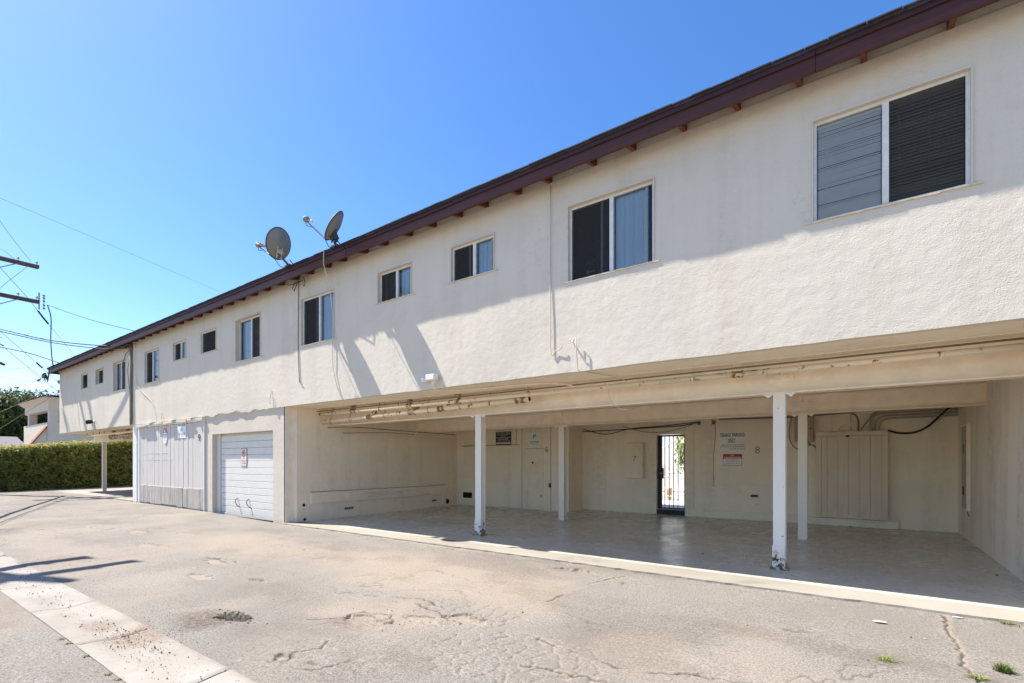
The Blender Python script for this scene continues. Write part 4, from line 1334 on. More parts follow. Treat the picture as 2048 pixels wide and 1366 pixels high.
# conduits above the plank cabinet, all bending right towards the corner
for k, (x0_, zt) in enumerate(((.27, 2.37), (.31, 2.32), (.36, 2.265), (.42, 2.21))):
    r = .16
    pts = [(x0_ - .10, 6.33, 1.97), (x0_ - .10, 6.33, zt - r)]
    for a in range(1, 7):
        th = R(90 * a / 6)
        pts.append((x0_ - .10 + r * (1 - math.cos(th)), 6.33, zt - r + r * math.sin(th)))
    pts.append((1.49, 6.33, zt + .012))
    pipe('conduit', pts, .015, 'panel_grey', ('topmost', 'second highest', 'third highest', 'lowest')[k] + ' of the four conduits bending right above the plank cabinet', 'conduit', 8)['group'] = 'conduits above the plank cabinet'
for k, (pts, r, m, lb_) in enumerate((
        ([(-.36, 6.32, 1.97), (-.30, 6.32, 2.08), (-.20, 6.32, 2.12), (-.10, 6.32, 2.08), (-.05, 6.32, 1.97)], .014, 'beam_paint', 'pale conduit arched low over the plank cabinet'),
        ([(-.17, 6.34, 1.97), (-.17, 6.34, 2.5)], .020, 'carport_paint', 'straight upright conduit above the plank cabinet'),
        ([(-.47, 6.34, 1.97), (-.47, 6.34, 2.5)], .010, 'beam_paint', 'thin upright conduit at the left end of the plank cabinet'),
        ([(-.02, 6.33, 1.97), (-.02, 6.33, 2.18), (-.06, 6.33, 2.30), (-.15, 6.33, 2.36), (-.3, 6.33, 2.36), (-1.2, 6.34, 2.33), (-2.7, 6.36, 2.36)], .016, 'cable_grey', 'dark conduit curving left along the top of the rear wall'),
        ([(.02, 6.31, 2.0), (.10, 6.31, 2.12), (.22, 6.31, 2.28), (.4, 6.31, 2.42), (.7, 6.31, 2.47), (1.49, 6.31, 2.48)], .010, 'cable_grey', 'thin cable sweeping up to the right over the plank cabinet'),
        ([(.456, 6.33, 1.98), (.62, 6.33, 1.92), (.85, 6.33, 1.92), (1.05, 6.33, 2.02), (1.22, 6.33, 2.20), (1.36, 6.33, 2.36), (1.49, 6.33, 2.42)], .018, 'cable_black', 'thick black hose drooping from the plank cabinet to the corner'),
        ([(-6.28, 6.36, 2.27), (-5.6, 6.36, 2.10), (-4.9, 6.36, 2.22), (-4.0, 6.36, 2.26), (-3.15, 6.36, 2.32)], .009, 'cable_black', 'black cable sagging across the rear wall over the number seven cabinet'),
        ([(-6.28, 6.35, 2.19), (-4.9, 6.35, 2.21), (-3.6, 6.35, 2.24), (-3.15, 6.35, 2.30)], .011, 'cable_black', 'nearly straight black cable over the gate'),
        ([(-5.1, 6.34, 2.30), (-4.6, 6.34, 2.14), (-4.0, 6.34, 2.10), (-3.5, 6.34, 2.2), (-3.15, 6.34, 2.33)], .007, 'cable_grey', 'thin cable drooping lowest over the gate'),
        ([(-10.2, YF + .3, 2.05), (-9.9, 2.4, 2.10), (-10.15, 3.7, 2.12)], .008, 'cable_grey', 'thin grey cable strung along the left carport wall'))):
    pipe('cable' if r < .012 or 'cable' in m else 'conduit', pts, r, m, lb_, 'cable' if ('cable' in lb_ or 'hose' in lb_) else 'conduit', 8)

t = thing('breaker_panel', (1.49, 5.5, 1.26), 'tall flush breaker panel with a raised frame on the right carport wall', 'electrical panel')
MB().box(1.472, 1.50, 5.21, 5.78, .555, 1.965).build('panel_door', 'panel_grey', t)
b = MB().box(1.455, 1.50, 5.17, 5.21, .53, 1.99).box(1.455, 1.50, 5.21, 5.80, 1.966, 1.99)
b.build('frame', 'beam_paint', t)
MB().box(1.466, 1.4715, 5.55, 5.64, 1.50, 1.66).build('inspection_plate', 'cable_grey', t)
MB().box(1.462, 1.4715, 5.56, 5.66, .78, .93).build('lock_plate', 'black_steel', t)
MB().box(1.46, 1.4715, 5.24, 5.29, 1.29, 1.33).build('catch', 'black_steel', t)
MB().tube([(1.49, 5.35, .56), (1.485, 5.3, .48), (1.49, 5.2, .44)], .006, 5).build('loose_wire', 'cable_grey', t)

# ---------------------------------------------------------------- security gate
t = thing('security_gate', (-3.855, 6.5, .16), 'narrow black barred steel gate open to the sunlit courtyard', 'gate')
MB().box(-4.20, -4.10, 6.485, 6.525, .16, 2.04).build('lock_stile', 'black_steel', t)
b = MB().box(-3.545, -3.51, 6.485, 6.525, .16, 2.04).box(-4.10, -3.545, 6.485, 6.525, 1.995, 2.035).box(-4.10, -3.545, 6.485, 6.525, .165, .20)
b.build('gate_frame', 'black_steel', t)
for k in range(4):
    x = -4.035 + k * .1105 + .005
    MB().box(x - .008, x + .008, 6.497, 6.513, .20, 1.995).build('bar', 'black_steel', t)
MB().bbox(-4.205, -4.06, 6.47, 6.53, .93, 1.20, .006).build('lock_box', 'black_steel', t)
MB().tube([(-4.10, 6.47, 1.06), (-4.10, 6.44, 1.06), (-4.10, 6.425, 1.06), (-4.10, 6.405, 1.06)], [.018, .018, .033, .030], 12).build('knob', 'brass', t, True)

# ---------------------------------------------------------------- signs on the alley front
t = thing('security_sign', (-16.93, .05, 2.15), 'small red and white shield shaped security sign on the wooden garage door', 'sign')
sh = [(-17.12, 2.12), (-17.10, 2.00), (-17.03, 1.90), (-16.94, 1.855), (-16.85, 1.90), (-16.78, 2.00), (-16.76, 2.12), (-16.80, 2.20), (-16.90, 2.345), (-16.98, 2.345), (-17.08, 2.20)]
sh = [(-16.94 + (x + 16.94) * .95, z + .03) for x, z in sh]
MB().prism(sh, 'y', .040, .050).build('plate', 'sign_white', t)
MB().prism([(-17.07, 2.225), (-16.81, 2.225), (-16.90, 2.365), (-16.98, 2.365)], 'y', .037, .0395).build('red_roof', 'sign_red', t)
MB().prism([(-16.975, 2.24), (-16.905, 2.24), (-16.905, 2.29), (-16.94, 2.325), (-16.975, 2.29)], 'y', .0355, .0365).build('house_mark', 'sign_white', t)
text_mesh('lettering', 'SECURITY', 'sign_red', t, -16.94, 2.165, .0385, h=.035, w=.27, bold=.02)
for z, w in ((2.10, .24), (2.06, .22), (2.0, .16)):
    text_mesh('lettering', 'ALARM SYSTEM', 'sign_blue', t, -16.94, z, .0385, h=.022, w=w, bold=.0)
t2 = text_mesh('numeral', '9', 'ink_brown', bld, -14.66, 2.01, .048, h=.20, w=.16, bold=.01)

t = thing('no_parking_sign', (-12.45, .172, 1.47), 'narrow white and red no parking sign on the white garage door', 'sign')
MB().prism(rounded(-12.455, 1.468, .29, .44, .025), 'y', .166, .174).build('plate', 'sign_red', t)
MB().prism(rounded(-12.455, 1.468, .272, .422, .02), 'y', .164, .1655).build('white_field', 'sign_pink', t)
def ring_xz(cx, cz, r0, r1, y, n=28):
    b = MB()
    for k in range(n):
        a, c = 2 * math.pi * k / n, 2 * math.pi * (k + 1) / n
        b.quad((cx + math.cos(a) * r0, y, cz + math.sin(a) * r0), (cx + math.cos(c) * r0, y, cz + math.sin(c) * r0), (cx + math.cos(c) * r1, y, cz + math.sin(c) * r1), (cx + math.cos(a) * r1, y, cz + math.sin(a) * r1))
    return b
text_mesh('lettering', 'P', 'sign_black', t, -12.455, 1.56, .1632, h=.10, bold=.03)
ring_xz(-12.455, 1.56, .070, .090, .1625).build('red_ring', 'sign_red', t)
MB().add([(-12.52, .1622, 1.61), (-12.508, .1622, 1.622), (-12.39, .1622, 1.51), (-12.402, .1622, 1.498)], [(0, 1, 2, 3)]).build('slash', 'sign_red', t)
text_mesh('lettering', 'NO', 'sign_red', t, -12.455, 1.435, .1632, h=.04, bold=.01)
text_mesh('lettering', 'PARKING', 'sign_red', t, -12.455, 1.375, .1632, h=.04, w=.22, bold=.01)
text_mesh('lettering', 'ANY TIME', 'sign_red', t, -12.455, 1.315, .1632, h=.036, w=.21, bold=.01)
# ---------------------------------------------------------------- courtyard behind the gate
t = thing('picket_fence', (-5, 9.6, .14), 'white steel picket fence in the courtyard seen through the gate', 'fence')
b = MB()
x = -9.0
while x < -1.5:
    b.box(x - .012, x + .012, 9.59, 9.614, .18, 1.28)
    x += .105
tag(b.build('picket', 'white_paint', t), kind='stuff')
MB().box(-9, -1.5, 9.585, 9.62, 1.2, 1.235).box(-9, -1.5, 9.585, 9.62, .26, .295).build('rail', 'white_paint', t)
t = thing('courtyard_stair', (-5.5, 14, .14), 'white open stair with a steel railing across the courtyard', 'stairs')
b = MB()
for k in range(14):
    b.box(-7.6 + k * .28, -7.32 + k * .28, 13.6, 14.6, .14 + k * .18, .20 + k * .18)
b.build('tread', 'white_paint', t)
b = MB()
for k in range(28):
    xx, z0_ = -7.6 + k * .14, .14 + k * .09
    b.box(xx - .01, xx + .01, 13.58, 13.6, z0_, z0_ + 1.0)
b.build('railing', 'white_paint', t)
MB().tube([(-7.6, 13.59, 1.14), (-3.7, 13.59, 3.65)], .03, 6).build('handrail', 'white_paint', t)
t = thing('courtyard_building', (-6, 19, .14), 'pale plastered building across the courtyard seen through the gate', 'building')
MB().box(-16, 4, 18, 24, 0, 5.6).build('wall', 'white_paint', t)
for xx in (-9.3, -6.6, -3.9):
    f_ = MB().box(xx - .55, xx + .55, 17.95, 18.0, 1.1, 2.3).build('window', 'white_paint', t)
    MB().box(xx - .48, xx + .48, 17.94, 17.949, 1.17, 2.23).build('pane', 'clutter_dark', f_)
MB().box(-16.3, 4.3, 17.6, 24.4, 5.6, 5.8).build('roof', 'grey_roof', t)
s = MB().box(-8.5, -3.2, 10.3, 12.6, .02, .143)
tag(s.build('pool_water', 'pool_water'), 'turquoise pool water in the courtyard', None, None, 'structure')
t = thing('flower_pot', (-5.02, 10.0, .145), 'orange clay pot standing by the white picket fence in the courtyard', 'pot')
b = MB().tube([(-5.02, 10.0, .145), (-5.02, 10.0, .42), (-5.02, 10.0, .45), (-5.02, 10.0, .52)], [.06, .09, .10, .10], 14)
b.build('pot', 'terracotta', t, True)

def leaves(name, cen, nrm, size, mat, parent=None, aspect=.55):
    """leaf faces, one folded quad per leaf"""
    n = len(cen)
    nrm = nrm / np.linalg.norm(nrm, axis=1, keepdims=True)
    a = np.cross(nrm, rng.normal(size=(n, 3)))
    a /= np.linalg.norm(a, axis=1, keepdims=True) + 1e-9
    b_ = np.cross(nrm, a)
    s1 = (size * rng.uniform(.7, 1.3, n))[:, None]
    p0 = cen - a * s1
    p1 = cen - b_ * s1 * aspect + nrm * s1 * .15
    p2 = cen + a * s1
    p3 = cen + b_ * s1 * aspect + nrm * s1 * .15
    V = np.stack([p0, p1, p2, p3], 1).reshape(-1, 3)
    F = np.arange(n * 4).reshape(n, 4)
    return np_mesh(name, V, F, mat, parent)

def shrub(x, y, z, h, r, label, n=900):
    t = thing('shrub', (x, y, z), label, 'shrub', 'shrubs in the courtyard')
    d = rng.normal(size=(n, 3))
    d /= np.linalg.norm(d, axis=1, keepdims=True)
    c = np.array([x, y, z + h * .6]) + d * np.array([r, r, h * .45]) * (rng.uniform(.3, 1, n) ** .5)[:, None]
    leaves('foliage', c, d + rng.normal(size=(n, 3)) * .6, .09, 'shrub_leaf', t)
    MB().tube([(x, y, z), (x, y, z + h * .6)], .04, 6).build('stem', 'branch', t)
shrub(-5.35, 13.1, .14, 2.9, .5, 'tall yellow green shrub beside the white stair in the courtyard', 260)
shrub(-3.4, 16.0, .14, 3.2, .5, 'yellow green shrub behind the white stair in the courtyard')

# ---------------------------------------------------------------- utility poles and overhead wires
def pole(x, y, top, arms, label, can=False):
    t = thing('utility_pole', (x, y, .0), label, 'utility pole', 'wooden utility poles along the alley')
    MB().tube([(x, y, -.3), (x, y, top * .5), (x, y, top)], [.165, .14, .11], 12).build('pole_shaft', 'pole_wood', t, True)
    for (z, half, off) in arms:
        a = MB()
        for s_ in (-1, 1):
            a.bbox(x + s_ * .055 - .05, x + s_ * .055 + .05, y - half + off, y + half + off, z - .065, z + .065, .008)
        arm = a.build('crossarm', 'weathered_wood', t)
        for k in (-.95, -.55, .55, .95):
            yy = y + off + k * half
            MB().tube([(x + .05, yy, z + .06), (x + .05, yy, z + .12), (x + .05, yy, z + .14), (x + .05, yy, z + .22)], [.012, .012, .045, .03], 8).build('insulator', 'lnb_cream', arm, True)
        for s_ in (-1, 1):
            MB().tube([(x + .12, y, z - .55), (x + .12, y + s_ * half * .55, z - .06)], .018, 5).build('brace', 'galvanised', arm)
    if can:
        MB().tube([(x - .1, y - .45, 8.75), (x - .1, y - .45, 8.80), (x - .1, y - .45, 9.75), (x - .1, y - .45, 9.85)], [.2, .25, .25, .18], 16).build('transformer', 'galvanised', t, True)
        MB().tube([(x - .1, y - .45, 9.8), (x - .1, y - .4, 10.1)], .05, 8).build('bushing', 'lnb_cream', t)
    return t
p1 = pole(-27.9, -2.06, 10.2, [(9.47, 1.38, 0), (8.02, 1.38, 0)], 'weathered wooden utility pole with two crossarms near the hedge')
x, y = -27.9, -.72
MB().tube([(x, y + .05, 7.72), (x, y + .05, 8.42)], .025, 6).build('steel_bracket', 'galvanised', p1)
MB().tube([(x + .2, y + .16, 7.7), (x + .2, y + .16, 8.32)], .016, 6).build('insulator_string', 'galvanised', p1)
for z in (7.75, 7.88, 8.05, 8.18, 8.28):
    MB().tube([(x + .2, y + .16, z - .02), (x + .2, y + .16, z + .02)], .045, 8).build('insulator', 'dish_grey', p1)
pole(-14.55, -6.45, 10.6, [(9.47, 1.15, 0), (8.05, 1.15, 0)], 'wooden utility pole with a transformer across the alley', True)

def wire(pts, r, label, mat='cable_black', sag=0.0, sleeves=()):
    P = [Vector(p) for p in pts]
    out = []
    for a, b_ in zip(P[:-1], P[1:]):
        for k in range(6):
            out.append(a.lerp(b_, k / 6))
    out.append(P[-1])
    # round the joints between the straight stretches
    for _ in range(6):
        out = [out[0]] + [(out[i - 1] + out[i] * 2 + out[i + 1]) / 4 for i in range(1, len(out) - 1)] + [out[-1]]
    if sag:
        n = len(out) - 1
        out = [p - Vector((0, 0, sag * 4 * (i / n) * (1 - i / n))) for i, p in enumerate(out)]
    if sleeves:
        t = thing('overhead_wire', tuple(out[0]), label, 'wire')
        MB().tube(out, r, 5).build('conductor', mat, t)
        for f in sleeves:
            i = int(f * (len(out) - 2))
            d = (out[i + 1] - out[i]).normalized()
            MB().tube([out[i] - d * .14, out[i] + d * .14], .035, 6).build('splice_sleeve', 'cable_black', t)
        return t
    return tag(MB().tube(out, r, 5).build('overhead_wire', mat), label, 'wire')
W = [
    ([(-21.81, -4.19, 9.77), (-25.61, -1.99, 10.99), (-31.73, 8.38, 11.66), (-33.98, 11.69, 11.99)], .006, 'longest thin wire slanting down across the empty sky to the roof', 'cable_grey', ()),
    ([(-29.89, -3.19, 14.87), (-28.65, -1.7, 11.13), (-28.05, -.90, 9.68)], .008, 'thin wire rising steeply from the upper crossarm', 'cable_grey', ()),
    ([(-29.66, -2.41, 10.47), (-28.65, -1.7, 10.1), (-28.39, -1.51, 9.88), (-28.2, -1.3, 9.6)], .008, 'short curved wire above the upper crossarm', 'cable_grey', ()),
    ([(-29.66, -2.41, 10.63), (-28.65, -1.7, 9.31), (-28.1, -0.94, 8.12), (-27.92, -0.56, 7.43), (-27.71, -0.29, 6.95), (-26.1, 0.11, 5.62)], .009, 'wire with black splice sleeves slanting down past the lower crossarm', 'cable_black', (.60, .66, .72)),
    ([(-28.1, -1.0, 9.43), (-28.65, -1.7, 8.49), (-29.32, -2.17, 7.57)], .008, 'wire slanting left from the upper crossarm to the lower one', 'cable_grey', ()),
    ([(-27.61, -0.47, 7.9), (-23.73, -0.04, 6.72), (-18.13, -0.3, 5.37)], .012, 'service wire sagging from the lower crossarm to the middle of the roof edge', 'cable_black', ()),
    ([(-29.66, -2.41, 7.06), (-28.65, -1.7, 6.79), (-25.37, -0.83, 6.0), (-20.89, -0.36, 5.28), (-19.5, -0.10, 5.16)], .022, 'upper of two thick black cables running to the conduit stack', 'cable_black', ()),
    ([(-29.66, -2.41, 6.95), (-28.65, -1.7, 6.70), (-25.37, -0.83, 5.93), (-20.89, -0.36, 5.17), (-19.5, -0.10, 5.08)], .018, 'lower of two thick black cables running to the conduit stack', 'cable_black', ()),
    ([(-29.66, -2.41, 6.26), (-28.65, -1.7, 6.05), (-27.65, -0.99, 5.81), (-26.57, -0.35, 5.40)], .020, 'thick black cable ending at the eaves near the far corner', 'cable_black', ()),
    ([(-29.66, -2.41, 4.97), (-28.65, -1.7, 5.11), (-27.6, -0.36, 5.40)], .008, 'thin wire rising to the eaves at the far corner', 'cable_grey', ()),
    ([(-27.61, -0.47, 7.9), (-27.48, -0.37, 7.42), (-27.51, -0.39, 6.54), (-27.44, -0.38, 5.86), (-27.29, -0.36, 5.35)], .020, 'black drop cable hanging from the lower crossarm to the roof corner', 'cable_black', ()),
    ([(-29.66, -2.41, 7.77), (-28.65, -1.7, 6.71), (-28.34, -0.5, 5.37), (-28.31, 0.02, 4.8)], .010, 'wire slanting down to the upper clevis on the end wall', 'cable_grey', (.72,)),
    ([(-29.66, -2.41, 7.16), (-28.65, -1.7, 6.18), (-28.67, -0.73, 5.22), (-28.31, 0.02, 4.38)], .010, 'wire slanting down to the lower clevis on the end wall', 'cable_grey', ()),
    ([(-29.66, -2.41, 4.42), (-28.65, -1.7, 4.52), (-28.1, -0.43, 4.80)], .008, 'level thin wire reaching the tiny dish', 'cable_grey', ()),
    ([(-44.48, -0.68, 3.62), (-33.39, -0.15, 4.32), (-28.4, -0.04, 4.69)], .010, 'upper slack wire from the end wall towards the trees', 'cable_grey', ()),
    ([(-43.48, 0.03, 3.01), (-32.95, 0.16, 4.1), (-28.31, 0.02, 4.36)], .010, 'lower slack wire from the end wall towards the trees', 'cable_grey', ()),
    ([(-27.9, -1.7, 5.25), (-21.2, -4.1, 4.95), (-14.55, -6.4, 5.2)], .055, 'thick telephone cable bundle strung between the two utility poles', 'cable_black', ()),
    ([(-27.9, -1.7, 6.0), (-21.2, -4.1, 5.6), (-14.55, -6.4, 5.9)], .018, 'thin cable strung above the telephone bundle between the poles', 'cable_black', ()),
    ([(-27.9, -1.75, 6.3), (-21.2, -4.15, 5.9), (-14.55, -6.4, 6.2)], .012, 'topmost thin cable strung between the two poles', 'cable_black', ()),
]
for pts, r, lab, m, sl in W:
    wire(pts, r, lab, m, 0, sl)
for z, lab in ((4.80, 'upper'), (4.38, 'lower')):
    b = MB().tube([(-28.36, .02, z + .03), (-28.05, .05, z + .03)], .015, 6).tube([(-28.30, .02, z - .05), (-28.30, .02, z + .09)], .035, 8)
    tag(b.build('wire_clevis', 'galvanised'), lab + ' wire clevis on the end wall', 'clevis', 'wire clevises on the end wall')

# ---------------------------------------------------------------- hedge, trees, houses beyond the far end
hd = thing('hedge', (-31.1, 3, .1), 'long clipped green hedge with pale new growth on top at the end of the alley', 'hedge')
def htop(y):
    return 1.90 + .115 * (y + 1.4)
n = 19000
y = rng.uniform(-4.0, 10, n)
z = rng.uniform(0.0, 1, n) * (htop(y) - .02)
dep = rng.uniform(0, 1, n) ** 2 * .28
bul = (fbm(y * 2.2, z * 2.8, 4, 71) - .5) * .55
fx = -30.45 + bul - dep
nr = np.stack([np.ones(n), rng.normal(size=n) * .6, rng.normal(size=n) * .6 + .25], 1)
leaves('foliage', np.stack([fx, y, z], 1), nr, .068, 'hedge_leaf', hd)
n = 7000
y = rng.uniform(-4.0, 10, n)
xx = rng.uniform(-31.7, -30.42, n)
z = htop(y) + rng.normal(size=n) * .05 + rng.exponential(.035, n) + (fbm(y * 2.5, xx * 2.5, 3, 73) - .5) * .16
leaves('young_leaf', np.stack([xx, y, z], 1), np.stack([rng.normal(size=n) * .7, rng.normal(size=n) * .7, np.ones(n)], 1), .055, 'hedge_young', hd)
MB().prism([(-4.0, -.1), (10, -.1), (10, htop(10) - .12), (-4, htop(-4) - .12)], 'x', -31.7, -30.75).build('branch', 'branch', hd)

def tree(x, y, h, rad, label, n=16000):
    t = thing('tree', (x, y, 0), label, 'tree', 'trees beyond the hedge')
    MB().tube([(x, y, -.3), (x + .1, y, h * .3), (x, y + .1, h * .6)], [.35, .25, .12], 10).build('trunk', 'branch', t, True)
    b = MB()
    lumps = []
    for k in range(44):
        a, e = random.uniform(0, 6.28), random.uniform(-.25, 1.0)
        rr = rad * random.uniform(.35, .88)
        p = Vector((x + math.cos(a) * rr * math.cos(e * 1.2), y + math.sin(a) * rr * math.cos(e * 1.2), h * .56 + rr * .62 * e))
        lumps.append((p, rad * random.uniform(.26, .42)))
        b.tube([(x, y, h * .4), Vector((x, y, h * .5)).lerp(p, .5), p], [.09, .06, .02], 5)
    b.build('limb', 'branch', t)
    cs, ns = [], []
    per = n // len(lumps)
    for p, r in lumps:
        d = rng.normal(size=(per, 3))
        d /= np.linalg.norm(d, axis=1, keepdims=True)
        rr = r * rng.uniform(.5, 1.06, per) ** .6
        cs.append(np.array(p) + d * rr[:, None] * np.array([1, 1, .8]))
        ns.append(d + rng.normal(size=(per, 3)) * .5 + np.array([0, 0, .3]))
    leaves('crown', np.concatenate(cs), np.concatenate(ns), .15, 'tree_leaf', t)
tree(-68.5, 4.0, 9.0, 5.6, 'large dense green tree left of the pale house beyond the hedge', 56000)
tree(-71, -3.5, 8.9, 5.5, 'wide green tree furthest left beyond the hedge', 20000)

vh = thing('stucco_house', (-42, 7, 0), 'pale stucco house with a corner loggia and tiled parapet beyond the hedge', 'house')
MB().box(-46, -40, 1.95, 14, 0, 3.75).build('wall', 'far_plaster', vh)
for q in ((-40.45, -40.02, 2.05, 2.45), (-40.45, -40.02, 3.15, 3.6), (-45.5, -45.1, 2.05, 2.45)):
    MB().box(*q, 3.75, 4.55).build('column', 'far_plaster', vh)
b = MB()
arch = [(2.0, 4.55)] + [(2.45 + .35 + .35 * math.cos(R(180 - 18 * k)), 4.40 + .22 * math.sin(R(18 * k))) for k in range(11)] + [(3.75, 4.40), (3.75, 5.05), (2.0, 5.05)]
b.prism([(2.0, 4.5), (3.8, 4.5), (3.8, 5.0), (2.0, 5.0)], 'x', -40.5, -40.0)
b.box(-46, -40.5, 2.0, 2.4, 4.5, 5.0)
b.box(-46, -41.5, 3.5, 14, 3.75, 5.0)
b.build('loggia_lintel', 'far_plaster', vh)
b = MB()
for k in range(4):
    b.box(-46.2 - .07 * k, -39.94 + .07 * k, 1.94 - .07 * k, 14, 5.0 + .07 * k, 5.07 + .07 * k)
b.build('cornice', 'far_plaster', vh)
MB().prism([(1.6, 5.285), (8, 6.1), (14, 5.285)], 'x', -46.6, -39.6).build('roof', 'shingle', vh)
MB().prism([(.5, 1.15), (1.94, 3.42), (1.94, 0), (.5, 0)], 'x', -40.5, -40.05).build('parapet', 'far_plaster', vh)
MB().prism([(.45, 1.10), (1.94, 3.43), (1.94, 3.56), (.40, 1.17)], 'x', -40.6, -39.98).build('tile_coping', 'roof_tile', vh)
for yy in (4.6, 5.7, 6.8):
    MB().box(-39.995, -39.90, yy, yy + .3, 1.5, 3.74).build('buttress', 'far_plaster', vh)

gh = thing('grey_roofed_house', (-60, -1, 0), 'low house with a plain grey roof and white eaves beyond the hedge', 'house')
MB().box(-65, -56.8, -8, 3.4, 0, 2.5).build('wall', 'garage_stucco', gh)
MB().prism([(-56.2, 2.60), (-60, 3.55), (-65.6, 2.60)], 'y', -8.5, 3.9).build('roof', 'grey_roof', gh)
MB().box(-56.3, -56.12, -8.52, 3.92, 2.45, 2.615).build('eaves_board', 'white_paint', gh)
t = thing('pennant', (-51.3, 3.05, 0), 'small red pennant on a pole in front of the pale house', 'flag')
MB().tube([(-51.3, 3.05, 0), (-51.3, 3.05, 3.4)], .02, 6).build('flag_pole', 'galvanised', t)
MB().prism([(2.85, 2.7), (3.3, 2.75), (3.05, 3.4)], 'x', -51.32, -51.28).build('cloth', 'pennant_red', t)

# ---------------------------------------------------------------- loose stones, litter and weeds
def ground_z(px, py):
    if GY0 < py < GY1:
        return -.055
    return -.02 + .0365 * (py / 4.3) if py >= GY1 else -.056
def stones(name, n, pts_fn, smin, smax, mat, label):
    P = pts_fn(n)
    V, F = [], []
    for i, (px, py) in enumerate(P):
        r = smin + (smax - smin) * random.random() ** 4
        zz = ground_z(px, py) + rise(np.array([px]))[0]
        k = len(V)
        for a in range(4):
            th = a * 1.571 + random.uniform(-.4, .4)
            V.append((px + r * math.cos(th) * random.uniform(.7, 1.2), py + r * math.sin(th) * random.uniform(.7, 1.2), zz - .004))
        V.append((px + random.uniform(-.3, .3) * r, py + random.uniform(-.3, .3) * r, zz + r * random.uniform(.5, .9)))
        F += [(k, k + 1, k + 4), (k + 1, k + 2, k + 4), (k + 2, k + 3, k + 4), (k + 3, k, k + 4)]
    o = np_mesh(name, np.array(V), np.array(F), mat)
    return tag(o, label, None, None, 'stuff')
def near_gutter(n):
    out = []
    while len(out) < n:
        q = random.random()
        if q < .40:
            px, py = random.gauss(-4.72, .35), random.gauss(-4.2, .22)
        elif q < .60:
            px, py = random.gauss(-4.5, .25), random.gauss(-3.85, .12)
        elif q < .85:
            px, py = random.uniform(-9, -2.5), random.uniform(GY0, GY1)
        else:
            px, py = random.uniform(-9, -1), GY1 + abs(random.gauss(0, .15))
        if px < -1.5:
            out.append((px, py))
    return out
def over_alley(n):
    out = []
    while len(out) < n:
        q = random.random()
        if q < .35:
            px, py = random.gauss(-3.2, .7), random.gauss(-3.0, .35)
        elif q < .7:
            px, py = random.uniform(-9, 1.3), -.02 - abs(random.gauss(0, .10))
        else:
            px, py = random.uniform(-10, 1.3), random.uniform(-4.2, -.1)
        out.append((px, py))
    return out
stones('gravel', 3400, near_gutter, .002, .010, 'stone_dark', 'dark broken asphalt crumbs strewn over the gutter')
stones('gravel', 2200, over_alley, .003, .011, 'stone_light', 'pale grit strewn over the alley')
stones('gravel', 500, over_alley, .003, .012, 'stone_dark', 'dark grit strewn over the alley')
def in_carport(n):
    out = []
    for _ in range(n):
        q = random.random()
        if q < .45:
            out.append((random.gauss(-9.0, .7), random.gauss(4.9, .5)))
        elif q < .8:
            out.append((random.uniform(-6.2, 1.4), 6.33 - abs(random.gauss(0, .15))))
        else:
            out.append((random.uniform(-10, 1.4), random.uniform(.6, 6.2)))
    return [(min(max(x, -10.2), 1.45), min(y, 5.55 if x < -6.3 else 6.33)) for x, y in out]
_gz = ground_z
ground_z = lambda px, py: .001 + .031 * (py - .42) / 6.13 + .002
stones('debris', 420, in_carport, .004, .022, 'stone_dark', 'dry leaves and grit blown into the back of the carport')
ground_z = _gz
def hole_rim(n):
    return [(random.gauss(-4.50, .13), random.gauss(-3.76, .055)) for _ in range(n)]
stones('asphalt_lump', 120, hole_rim, .006, .032, 'stone_dark', 'lumps of broken asphalt round the jagged hole')
for px, py, s_, rot, lab in ((.14, -.62, .05, .4, 'scrap of white paper on the asphalt in front of the right carport bay'), (.70, -.10, .04, .2, 'pale flat scrap lying among the weeds at the lower right')):
    zz = ground_z(px, py) + .012
    b = MB().prism([(px - s_, py - s_ * .3), (px - s_ * .2, py - s_ * .5), (px + s_ * .8, py - s_ * .35), (px + s_ * 1.1, py + s_ * .2), (px + s_ * .3, py + s_ * .45), (px - s_ * .6, py + s_ * .3)], 'z', zz - .006, zz - .003)
    tag(b.build('paper_scrap', 'paper'), lab, 'litter')
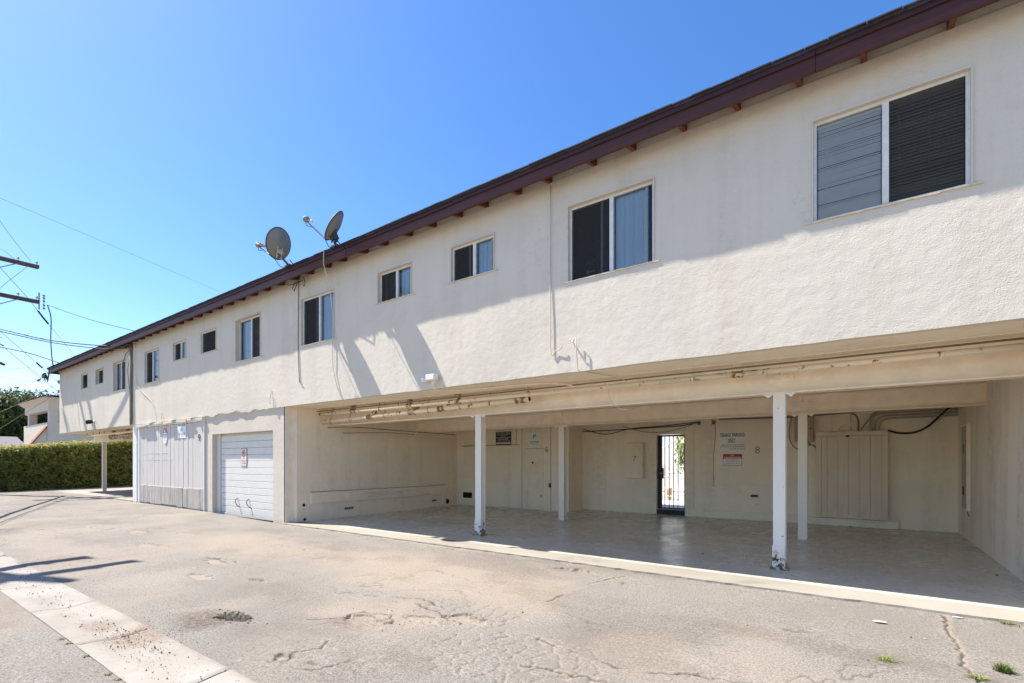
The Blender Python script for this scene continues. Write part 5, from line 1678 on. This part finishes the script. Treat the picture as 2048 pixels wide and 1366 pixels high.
def weed(px, py, h, r, nb, label, dry=.3):
    zz = ground_z(px, py) - .005
    t = thing('weed', (px, py, zz), label, 'weed', 'weeds growing in the alley')
    nb *= 2
    for mat, cnt in (('weed_green', int(nb * (1 - dry))), ('weed_dry', int(nb * dry) + 1)):
        V, F = [], []
        for k in range(cnt):
            a = random.uniform(0, 6.28)
            l = h * random.uniform(.25, 1.2)
            sp = r * random.uniform(.3, 1.2)
            bx, by = px + random.gauss(0, r * .35), py + random.gauss(0, r * .35)
            wd_ = random.uniform(.0012, .0028)
            ca, sa = math.cos(a), math.sin(a)
            k0 = len(V)
            for f, ww in ((0, 1), (.5, .9), (1, .15)):
                cx_, cy_, cz_ = bx + ca * sp * f ** 1.4, by + sa * sp * f ** 1.4, zz + l * (f - .25 * f * f)
                V += [(cx_ - sa * wd_ * ww, cy_ + ca * wd_ * ww, cz_), (cx_ + sa * wd_ * ww, cy_ - ca * wd_ * ww, cz_)]
            F += [(k0, k0 + 1, k0 + 3, k0 + 2), (k0 + 2, k0 + 3, k0 + 5, k0 + 4)]
        np_mesh('blade', np.array(V), np.array(F), mat, t)
weed(.774, -1.36, .075, .05, 130, 'bushiest green weed at the lower right edge of the alley', .1)
weed(.155, -1.56, .025, .06, 70, 'flat sparse weed on the smooth asphalt at the lower right')
weed(.62, -1.60, .03, .06, 80, 'low weed growing in the long crack at the bottom right')
weed(.66, -1.78, .03, .07, 90, 'low weed at the bottom right end of the long crack')
weed(1.02, -.07, .03, .06, 70, 'small weed against the carport rim at the right edge')
weed(.72, -.05, .02, .03, 30, 'tiny weed beside the pale scrap')
weed(-2.20, -.62, .02, .045, 50, 'dry yellowish weed in the alley below the right front post', .6)
for px, py, lab in ((-5.16, -4.775, 'tiny weed furthest up the alley along the gutter edge'), (-4.98, -4.775, 'second tiny weed down along the gutter edge'), (-4.55, -4.77, 'middle one of the tiny weeds along the gutter edge'),
                    (-4.05, -4.78, 'second tiny weed from the near end of the gutter edge'), (-3.9, -4.77, 'tiny weed nearest the bottom of the picture along the gutter edge')):
    weed(px, py, .02, .03, 30, lab, .5)
